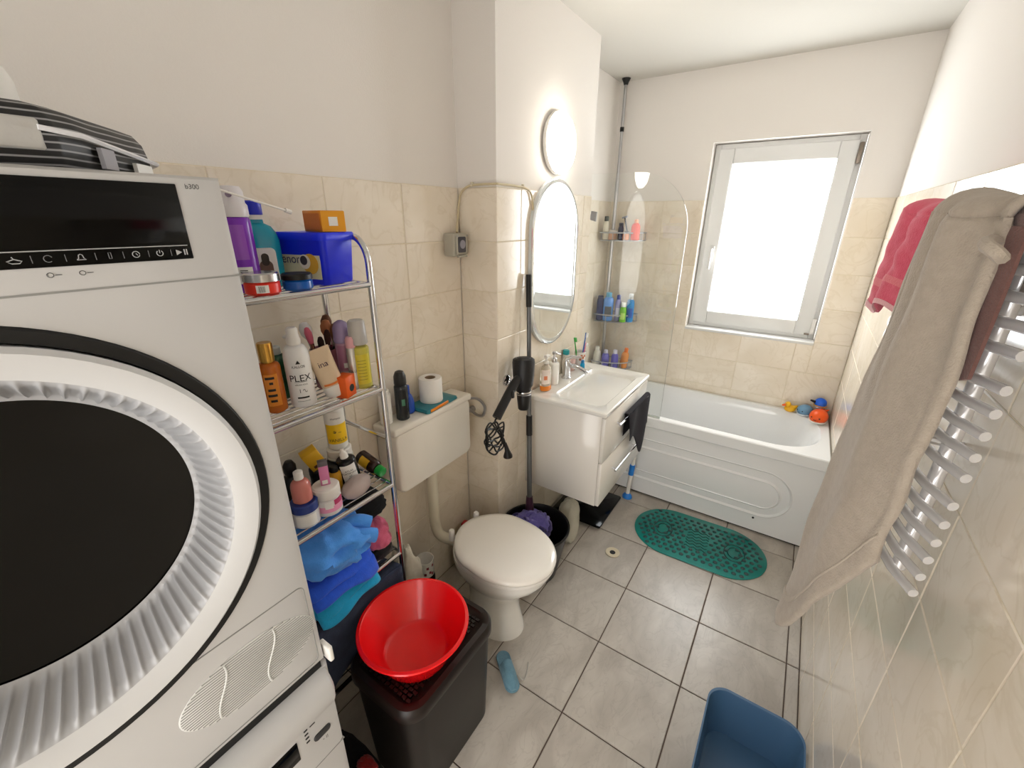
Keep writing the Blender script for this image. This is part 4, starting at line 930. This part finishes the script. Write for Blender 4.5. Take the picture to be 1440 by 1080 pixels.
lathe('body', [(.020, -.055), (.024, -.045), (.027, -.02), (.0275, .0), (.036, .012), (.041, .05), (.043, .10), (.041, .112), (.034, .117), (0, .114)], M_HD, hd, 32)
lathe('nozzle', [(.017, -.085), (.021, -.080), (.0255, -.040), (.0255, -.028)], M_BLACK, hd, 28)
tube('ring_trim', [(.0265*math.cos(2*PI*k/24), .0265*math.sin(2*PI*k/24), -.024) for k in range(24)], .0022, M_STEEL, hd, seg=6, closed=True)
lathe('rear_grille', [(.026, .1165), (.024, .1195), (0, .1195)], mat('dark_grille', '2C2C30', .6, bump=(300, 1)), hd, 24)
tube('handle', spline([(0, -.022, .048), (-.006, -.06, .02), (-.012, -.11, -.035), (-.018, -.152, -.085)], 6), .017, M_HD, hd, seg=14)
for k, (zz) in enumerate((.0,)): box('switch', (.006, -.092, -.022), (.012, -.078, .006), M_BLACK, hd, .002, 1)
pts = []
for k in range(90):
    a = k*.42; r_ = .028+.012*math.sin(k*.9); pts.append((-.020+.010*math.sin(k*.37)+.012, -.178+r_*math.cos(a)*1.7, -.148+r_*1.35*math.sin(a)+.012*math.sin(k*.2)))
tube('cord', spline([(-.018, -.152, -.085), (-.018, -.162, -.105)]+pts[::2], 4), .0032, M_BLACK, hd, seg=6)
tube('plug', [(.0, -.125, -.185), (.002, -.115, -.215), (.003, -.112, -.235), (.003, -.111, -.242)], .012, M_BLACK, hd, radii=[.006, .009, .017, .017], seg=14)
tube('plug_cord', spline([(-.005, -.15, -.14), (.0, -.135, -.165), (.0, -.125, -.185)], 5), .0034, M_BLACK, hd, seg=6)

# ================================================================== FLOOR ITEMS ROUND THE TOILET AND VANITY
bu = thing('waste_bucket', 'black plastic bucket beside the toilet with the mop standing in it', 'bucket', (.358, 1.320, 0))
lathe('bucket', [(.106, 0), (.112, .006), (.158, .262), (.166, .266), (.166, .274), (.158, .274), (.151, .262), (.105, .010), (0, .008)], mat('black_bucket', '101012', .35), bu, 44, cap1=False)
tube('wire_handle', [(.164*math.cos(a), .164*math.sin(a), .268+.012*math.sin(a*2)) for a in [PI*.55+PI*.9*k/16 for k in range(17)]], .003, M_STEEL, bu, seg=6)
mp_ = thing('floor_mop', 'mop with purple strip head and telescopic grey pole leaning on the pillar', 'mop', (0, 0, 0))
P0, P1 = Vector((.290, 1.375, .290)), Vector((.206, 1.462, 1.430))
pt = lambda t: P0+(P1-P0)*t
tube('lower_pole', [pt(0), pt(.40)], .012, M_GREYT, mp_, seg=12); tube('upper_pole', [pt(.40), pt(.90)], .010, M_GREYT, mp_, seg=12)
tube('lock_sleeve', [pt(.355), pt(.44)], .0145, M_BLACK, mp_, seg=12); tube('grip', [pt(.88), pt(1.0)], .0125, M_BLACK, mp_, seg=12)
tube('head_socket', [pt(-.06), pt(-.03), pt(.07)], .02, mat('plum_plastic', '3A1830', .4), mp_, radii=[.034, .026, .016], seg=14)
M_PUR = cloth('purple', '6A62B0', '4A4488', 200)
mh_ = lump('mop_head', (.088, .092, .062), 91, M_PUR, mp_, .16, 2.2, .9, 48, 26, 3, flat=-.9, loc=(.335, 1.325, .250))
for k in range(34):
    a = k*2.399; r_ = .02+.075*((k % 9)/9); x0, y0 = .335+r_*math.cos(a), 1.325+r_*math.sin(a); d = a+1.1+.6*math.sin(k)
    zt_ = .308-.45*r_
    st_ = tube('mop_strip', spline([(x0-.03*math.cos(d), y0-.03*math.sin(d), zt_-.012), (x0, y0, zt_+.012), (x0+.03*math.cos(d+.5), y0+.03*math.sin(d+.5), zt_), (x0+.045*math.cos(d+1), y0+.045*math.sin(d+1), zt_-.03)], 4), .0085, [M_PUR, cloth('lilac', '8C86C8', '6A62B0', 200), cloth('deep_purple', '3C3670', '2C2858', 200)][k % 3], mp_, seg=7)
bgm = mat('bag_plastic', 'C8C4B4', .35, bump=(30, .8))
pbg = tag(lump('paper_bag', (.050, .050, .13), 101, bgm, None, .1, 1.6, .6, flat=-.92), 'crumpled off white bag behind the black bucket under the vanity', 'bag'); pbg.location = (.400, 1.610, .1205)
scl = thing('bathroom_scale', 'flat black bathroom scale on the floor under the vanity', 'scale', (.368, 1.940, 0))
prism('glass_top', stadium(-.155, .155, -.175, .175, 40, .012), .012, .024, 'z', M_GLOSSB, scl, .002)
for sx_ in (-1, 1):
    for sy_ in (-1, 1): lathe('foot', [(.02, 0), (.02, .012)], M_RUBBER, scl, 14, loc=(sx_*.11, sy_*.13, 0))
stp = thing('plastic_stand', 'white tube leg with blue foot and joint standing between vanity and bathtub', 'stand', (.545, 2.160, 0), (0, 0, 0))
M_SKY = V_('2C84E0', .35)
lathe('foot', [(.024, 0), (.026, .006), (.024, .018), (.016, .030), (.013, .034)], M_SKY, stp, 20, sx=1.2)
tube('leg', [(0, 0, .030), (.004, .012, .17)], .0125, M_WPLAST, stp, seg=14)
tube('joint', [(.0035, .011, .165), (.006, .016, .235)], .0165, M_SKY, stp, seg=14)
tube('upper_leg', [(.006, .016, .232), (.008, .022, .34)], .012, M_WPLAST, stp, seg=14)

mt = thing('bath_mat', 'teal oval rubber anti-slip mat on the floor in front of the bathtub', 'mat', (1.003, 1.992, .0005), (0, 0, math.radians(2)))
M_TEAL = mat('teal_rubber', '0A8C84', .25, var=(9, '087670', .6)); M_TEALD = mat('dark_teal_rubber', '053E3E', .3)
prism('mat_sheet', stadium(-.338, .338, -.2, .2, 80, .2), 0, .005, 'z', M_TEAL, mt, .0015)
sme = None
def inmat(x, y): return (abs(x) < .138 and abs(y) < .182) or math.hypot(abs(x)-.138, y) < .184
for i in range(-9, 10):
    for k in range(-6, 7):
        x, y = i*.036+(.018 if k % 2 else 0), k*.031
        if not inmat(x, y): continue
        if abs(x) < .066 and abs(y) < .085: continue
        if math.hypot((abs(x)-.185)/1.0, y/1.3) < .052 and (i+k) % 2: continue
        if sme is None:
            so_ = lathe('suction_stud', [(.0115, 0), (.0115, .0008), (.009, .0022), (.003, .0028), (0, .0028)], M_TEALD, mt, 12, sx=1, sy=1); sme = so_.data
        else: so_ = bpy.data.objects.new('suction_stud', sme); link(so_, mt)
        so_.location = (x, y, .0048)
for k in range(7):
    tube('ridge', [(-.055+.11*q/14, -.072+.024*k+.006*math.sin(q*1.3+k), .0055) for q in range(15)], .0022, M_TEALD, mt, seg=6)
for s in (-1, 1):
    for r_ in (.05, .032):
        tube('oval_ridge', [(s*.185+r_*math.cos(2*PI*q/28), r_*1.35*math.sin(2*PI*q/28), .0055) for q in range(28)], .0025, M_TEALD, mt, seg=6, closed=True)

fd = thing('floor_drain', 'round cream floor drain with a dark hole set in the floor tiles', 'drain', (DRX, DRY, .0006))
lathe('ring', [(.037, 0), (.037, .0025), (.033, .0035), (.028, .0025), (.012, .0012), (.012, 0)], mat('drain_cream', 'D4C8AC', .4), fd, 32, cap0=False, cap1=False)
lathe('hole', [(.015, .0002), (.015, .0016), (0, .0017)], M_BLACK, fd, 20)

sl_ = thing('slipper', 'pale teal blue cloth slipper lying on the floor against the hamper', 'slipper', (.545, .806, 0), (0, 0, math.radians(-38)))
M_SLP = cloth('dusty_teal', '6C94A6', '587E92', 280)
loft('sole', [[(x*s, y*s, zz) for x, y in stadium(-.085, .085, -.028, .028, 40, .028)] for zz, s in ((.0005, .95), (.004, 1), (.010, 1), (.013, .95))], M_SLP, sl_)
loft('upper', [[(x, w*math.cos(a), .010+h*math.sin(a)) for a in [PI*k/12 for k in range(13)]] for x, w, h in ((-.02, .027, .036), (.02, .028, .034), (.06, .025, .026), (.082, .010, .012))], M_SLP, sl_, False, True, closed=False)
tube('loose_strap', spline([(.03, .030, .012), (.05, .05, .004), (.02, .075, .003), (-.01, .09, .003)], 5), .003, mat('strap_grey', 'B0ACA4', .6), sl_, seg=6)

# behind the toilet
yp = thing('sponge_packet', 'yellow and red packet on the floor behind the toilet', 'packet', (.055, 1.150, 0), (0, 0, math.radians(12)))
loft('packet', [[(x*s, y*s, zz) for x, y in stadium(-.030, .030, -.055, .055, 32, .01)] for zz, s in ((.001, .95), (.02, 1.02), (.15, 1), (.21, .9), (.225, .5))], mat('yellow_wrap', 'D2B434', .3, bump=(25, .8)), yp)
box('red_top', (-.029, .012, .19), (.029, .050, .238), V_('B81820', .3), yp, .006)
wt = tag(lump('white_rag', (.058, .058, .24), 111, cloth('offwhite', 'DCD6C6', 'C8C0AE'), None, .16, 1.8, .7, 44, 26, 3, flat=-.93), 'off white rag heaped beside the rack and the toilet', 'rag'); wt.location = (.130, .705, .224)
fc = thing('floral_mug', 'white mug with red flower print on a black canister by the toilet base', 'mug', (.125, .812, 0))
tag(lathe('canister', [(.036, 0), (.038, .004), (.038, .250), (.034, .258), (0, .2595)], M_BLACK, None, 28, loc=(.125, .812, 0)), 'black canister on the floor under the floral mug, by the toilet', 'canister')
lathe('mug', [(.030, .261), (.035, .265), (.037, .340), (.0345, .340), (.032, .268), (0, .268)], M_CERAM, fc, 28, cap1=False)
for a, zz in ((-.5, .315), (-.2, .290), (.2, .320), (-.8, .285), (.1, .280)): patch('printed_flower', .0362, zz-.006, zz+.006, a-.14, a+.14, V_('8C2030'), fc, n=5)

# blue tub at the right wall
bt = thing('storage_tub', 'grey blue plastic tub on the floor against the right tiled wall', 'tub', (1.350, .835, 0))
M_BTUB = mat('greyblue_plastic', '46688A', .35)
loft('tub', [[(x*s, y*s, zz) for x, y in stadium(-.138, .138, -.24, .24, 64, .06)] for zz, s in ((0, .84), (.006, .87), (.16, .97), (.166, 1.0), (.174, 1.0), (.174, .965), (.165, .95), (.012, .84), (.010, .5))], M_BTUB, bt, True, True)

# ================================================================== ON THE WASHBASIN
z = SZ+.0005; FV = math.radians(-55)
FACE_OLD = FACE; FACE = FV
b = bottle('hand_soap_bottle', 'clear soap bottle with orange soap at the bottom and a white pump', 'bottle', (.240, 1.585, z), [(.030, .0), (.033, .004), (.033, .10), (.026, .122), (.012, .132), (.012, .138)], mat('clear_plastic', 'F0E6D4', .12, trans=.55), capp(.014, .138, .012), M_WPLAST, pump=(.148, M_WPLAST, PI*.5), sx=.75, sy=1, labels=[(.0334, .04, .112, .8, V_('F2E4DA', .4))])
lathe('soap_level', [(.0305, .0015), (.0336, .005), (.0336, .028)], V_('F08A2C', .2), b, sx=.76, sy=1.005)
patch('printed_badge', .0338, .062, .082, FACE-.3, FACE+.3, V_('E88A60'), b, sx=.75)
b = bottle('soap_dispenser', 'white ceramic soap dispenser with a chrome pump', 'dispenser', (.232, 1.682, z), cyl_body(.027, .118, .013, shoulder=.01), M_CERAM, capp(.0145, .118, .022), M_CHROME, pump=(.140, M_CHROME, .2))
FACE = FACE_OLD
cp = thing('toothbrush_cup', 'white printed tumbler holding toothbrushes by the faucet', 'cup', (.236, 1.985, z))
lathe('tumbler', [(.026, 0), (.028, .003), (.033, .100), (.0305, .100), (.0255, .005), (0, .005)], M_CERAM, cp, 28, cap1=False)
for a, zz in ((-.6, .07), (-1.1, .06), (-.9, .085), (-.3, .08)): patch('printed_mark', .0318, zz-.007, zz+.007, a-.2, a+.2, V_('C07858'), cp, n=5)
for k, (nm, c, dx, dy, rx, ry, L_) in enumerate((('green toothbrush', '3CA848', -.006, -.012, 14, -4, .185), ('blue toothbrush', '2060B0', .004, .012, -6, 3, .195), ('pink toothbrush', 'D880A0', .010, .0, 3, 10, .150))):
    q = thing('toothbrush', nm + ' leaning in the white tumbler', 'toothbrush', (.236+dx*.8, 1.985+dy*.8, z+.008), (math.radians(rx), math.radians(ry), 0), 'toothbrushes in the tumbler')
    tube('handle', [(0, 0, 0), (0, 0, L_*.5), (0, 0, L_*.88)], .0035, V_(c, .35), q, radii=[.005, .0045, .003], seg=8)
    box('brush_head', (-.003, -.005, L_*.86), (.003, .005, L_), V_(c, .35), q, .002, 1); box('bristles', (.003, -.0045, L_*.87), (.013, .0045, L_*.99), M_LABEL if k else V_('58C060'), q)
bottle('toothpaste_tube', 'white toothpaste tube with a teal cap standing behind the faucet', 'tube', (.205, 1.868, z), [(.018, 0), (.020, .004), (.020, .10), (.017, .105)], M_WPLAST, [(.0175, .106), (.0175, .128), (.016, .130), (0, .130)], V_('1FA0A8', .35))
bottle('pink_cup', 'small pale pink beaker beside the toothpaste tube', 'cup', (.212, 1.925, z), [(.019, 0), (.021, .003), (.024, .080), (.022, .080), (.018, .006)], V_('EAC8C0', .3), None)
bottle('mouthwash', 'small bright blue bottle in front of the white tumbler', 'bottle', (.270, 1.948, z), cyl_body(.013, .045, .008, shoulder=.012), V_('20A0D0', .2), capp(.009, .045, .018), V_('1880C0', .3))

# ================================================================== CORNER CADDY
PX, PY_ = .055, 2.795
cc = thing('corner_caddy', 'telescopic corner shower caddy pole with three wire baskets above the bathtub', 'shower caddy', (0, 0, 0))
tube('pole', [(PX, PY_, BZ+.012), (PX, PY_, 1.9)], .012, M_STEEL, cc, seg=14); tube('upper_pole', [(PX, PY_, 1.9), (PX, PY_, H-.03)], .0095, M_STEEL, cc, seg=14)
tube('lock_ring', [(PX, PY_, 2.165), (PX, PY_, 2.190)], .0125, M_BLACK, cc, seg=14)
lathe('ceiling_foot', [(.012, -.035), (.016, -.022), (.026, -.004), (.026, -.0005)], M_BLACK, cc, 20, loc=(PX, PY_, H))
lathe('rim_foot', [(.026, .0005), (.026, .006), (.014, .016)], M_BLACK, cc, 20, loc=(PX, PY_, BZ))
M_CAD = mat('caddy_grey', 'A9ABB0', .35, .5)
def basket(zb):
    c0 = (.018, 2.815); R_ = .245
    quad = [(c0[0]+.255, c0[1]-.02)] + [(c0[0]+.01+R_*math.cos(a), c0[1]-R_*math.sin(a)*.62) for a in [PI/2*k/10 for k in range(11)]] + [(c0[0], c0[1]-.15), (c0[0], c0[1]+.02), (c0[0]+.255, c0[1]+.02)]
    fl = prism('basket_floor', quad, zb-.006, zb-.001, 'z', M_CAD, cc)
    tube('basket_rail', [(x, y, zb+.045) for x, y in quad], .004, M_CAD, cc, seg=8, closed=True)
    for k in (1, 3, 5, 7, 9, 11, 13):
        x, y = quad[min(k, len(quad)-1)]; tube('basket_wire', [(x, y, zb-.003), (x, y, zb+.045)], .0022, M_CAD, cc, seg=6)
for zb in (1.525, .985, .640): basket(zb)
FACE_OLD = FACE; FACE = math.radians(-70)
def sb(name, label, x, y, zb, r, h, c, cc_, neck=.010, caph=.02, tilt=(0, 0), lab=None, cr=None):
    return bottle(name, label, 'bottle', (x, y, zb+.0005), cyl_body(r, h, neck, shoulder=min(.03, h*.3)), V_(c, .25), capp(cr or neck+.003, h, caph), V_(cc_, .35), rot=(math.radians(tilt[0]), math.radians(tilt[1]), 0), labels=[(r, h*.2, h*.62, .7, V_(lab, .4))] if lab else ())
zb = 1.525
bottle('cream_pot', 'peach coloured tub in the top caddy basket', 'jar', (.068, 2.735, zb), cyl_body(.036, .045), V_('D8A888', .35), capp(.037, .045, .016), V_('D0C8C0', .3), group=None)
sb('conditioner', 'cream bottle with a dark cap in the top caddy basket', .045, 2.690, zb+.0, .020, .115, 'DCD6C4', '2E3A34', .011, .03)
sb('razor_case', 'navy container in the middle of the top caddy basket', .128, 2.742, zb, .018, .085, '2A3050', '262A44', .012, .02)
sb('orange_shampoo', 'bright orange bottle at the end of the top caddy basket', .226, 2.745, zb, .028, .105, 'F03C08', 'F2A87C', .010, .022, (0, 0))
sb('peach_bottle', 'small peach bottle lying low in the top caddy basket', .176, 2.716, zb, .020, .045, 'E89A68', '3A3030', .010, .012)
rz = thing('razor', 'black handled razor sticking out of the top caddy basket', 'razor', (.172, 2.765, zb+.02), (math.radians(4), math.radians(-14), 0))
tube('handle', [(0, 0, 0), (0, 0, .12)], .005, M_BLACK, rz, seg=8); box('blade_head', (-.018, -.005, .118), (.018, .005, .130), V_('8A8E9A', .3), rz, .002, 1)
zb = .985
sb('navy_shampoo', 'dark navy flat bottle at the wall end of the middle caddy basket', .046, 2.695, zb, .024, .155, '2A3466', '222A54', .016, .016)
sb('sky_blue_shampoo', 'large sky blue bottle with a dark label in the middle caddy basket', .098, 2.715, zb, .035, .165, '4C90E0', '58B0D8', .016, .030, lab='2C3A48')
sb('lavender_bottle', 'pale lavender bottle in the middle caddy basket', .160, 2.740, zb, .020, .150, 'A8A8D8', '3448A0', .010, .03, lab='D8D8EC')
sb('lime_bottle', 'lime green bottle with a white cap in the middle caddy basket', .205, 2.722, zb, .022, .105, '78C830', 'E8ECE4', .012, .03, lab='B8E070')
sb('aqua_shower_gel', 'aqua blue bottle with a white cap at the end of the middle caddy basket', .240, 2.760, zb, .026, .155, '2A8CD0', 'E8ECEE', .012, .038, lab='1C58B8')
zb = .640
sb('white_shampoo', 'white bottle in the lowest caddy basket against the wall', .050, 2.700, zb, .028, .120, 'E2DFD4', 'ECEAE4', .012, .03)
sb('lavender_shampoo', 'lavender bottle with a white cap in the lowest caddy basket', .112, 2.712, zb, .027, .105, '7C78D0', 'DCDCF0', .011, .026, lab='6A66C0')
sb('violet_shampoo', 'violet bottle with a pale cap next to the lavender one', .178, 2.724, zb, .025, .110, '6A64C4', 'DCDCF0', .011, .028, lab='5A54B0')
sb('orange_sprayer', 'orange bottle leaning at the end of the lowest caddy basket', .226, 2.775, zb, .027, .120, 'F09A4C', 'F27A1C', .011, .03, (0, 6))
FACE = FACE_OLD

# ================================================================== BATH TOYS
def ball(name, r, c, parent, m_, s=(1, 1, 1), seg=22, flat=None):
    prof = [(r*math.cos(a), r*math.sin(a)) for a in [-PI/2+PI*k/14 for k in range(15)]]
    if flat is not None: prof = [(p, max(q, flat*r)) for p, q in prof]
    o_ = lathe(name, prof, m_, parent, seg, loc=c); o_.scale = s; return o_
def toy(name, label, loc, rz, c, r, belly=None, tail=True):
    t_ = thing(name, label, 'bath toy', loc, (0, 0, rz)); m_ = V_(c, .3)
    ball('body', r, (0, 0, r*.80), t_, m_, (1.2, 1, .9), flat=-.85)
    if belly: lathe('belly', [(r*.72, 0.0), (r*.95, r*.16), (r*1.0, r*.34)], V_(belly, .35), t_, 24, sx=1.2)
    for s_ in (-1, 1): ball('eye', r*.10, (r*1.02, s_*r*.42, r*.86), t_, M_BLACK, seg=10)
    tube('mouth', [(r*1.17, -r*.15, r*.62), (r*1.20, 0, r*.58), (r*1.17, r*.15, r*.62)], r*.03, M_BLACK, t_, seg=6)
    if tail:
        for s_ in (-1, 1): tube('tail_fin', [(-r*1.0, 0, r*.9), (-r*1.35, s_*r*.15, r*1.25), (-r*1.5, s_*r*.5, r*1.45)], .006, m_, t_, radii=[r*.2, r*.16, r*.05], seg=8)
    return t_
zr = BZ+.001
toy('whale_toy', 'orange whale bath toy with white belly in the bathtub corner', (1.434, 2.726, zr), math.radians(-110), 'F25A14', .046, 'F4F0E8')
toy('seal_toy', 'grey blue rounded bath toy next to the yellow duck', (1.366, 2.802, zr), math.radians(-130), '6E9CBE', .038, 'E6EAEC', False)
dk_ = thing('duck_toy', 'small yellow rubber duck with orange beak on the bathtub rim', 'bath toy', (1.290, 2.806, zr), (0, 0, math.radians(-150)))
ball('body', .026, (0, 0, .021), dk_, V_('F0B41C', .3), (1.25, 1, .85), flat=-.9); ball('head', .017, (.018, 0, .048), dk_, V_('F2BC20', .3))
tube('beak', [(.032, 0, .045), (.046, 0, .042), (.052, 0, .043)], .006, V_('F0641C', .35), dk_, radii=[.008, .007, .003], seg=10)
for s_ in (-1, 1): ball('eye', .0022, (.032, s_*.007, .053), dk_, M_BLACK, seg=8)
tube('tail', [(-.026, 0, .028), (-.042, 0, .040)], .01, V_('F0B41C', .3), dk_, radii=[.014, .003], seg=10)
toy('crab_toy', 'red bath toy behind the orange whale', (1.448, 2.822, zr), math.radians(-100), 'E02024', .032, None, False)
bw = thing('bird_toy', 'round bright blue bath toy with black beak resting on the red toy', 'bath toy', (1.432, 2.815, zr+.056), (0, 0, math.radians(-160)))
ball('body', .032, (0, 0, .032), bw, V_('1C64E0', .3)); tube('beak', [(.026, 0, .036), (.055, 0, .046)], .006, M_BLACK, bw, radii=[.009, .005], seg=10)
lathe('white_base', [(.016, 0), (.026, .006), (.028, .012)], M_LABEL, bw, 20)
tube('yellow_band', [(.0325*math.cos(a), .0325*math.sin(a), .020) for a in [2*PI*k/20 for k in range(20)]], .0025, V_('F0B41C', .3), bw, seg=6, closed=True)
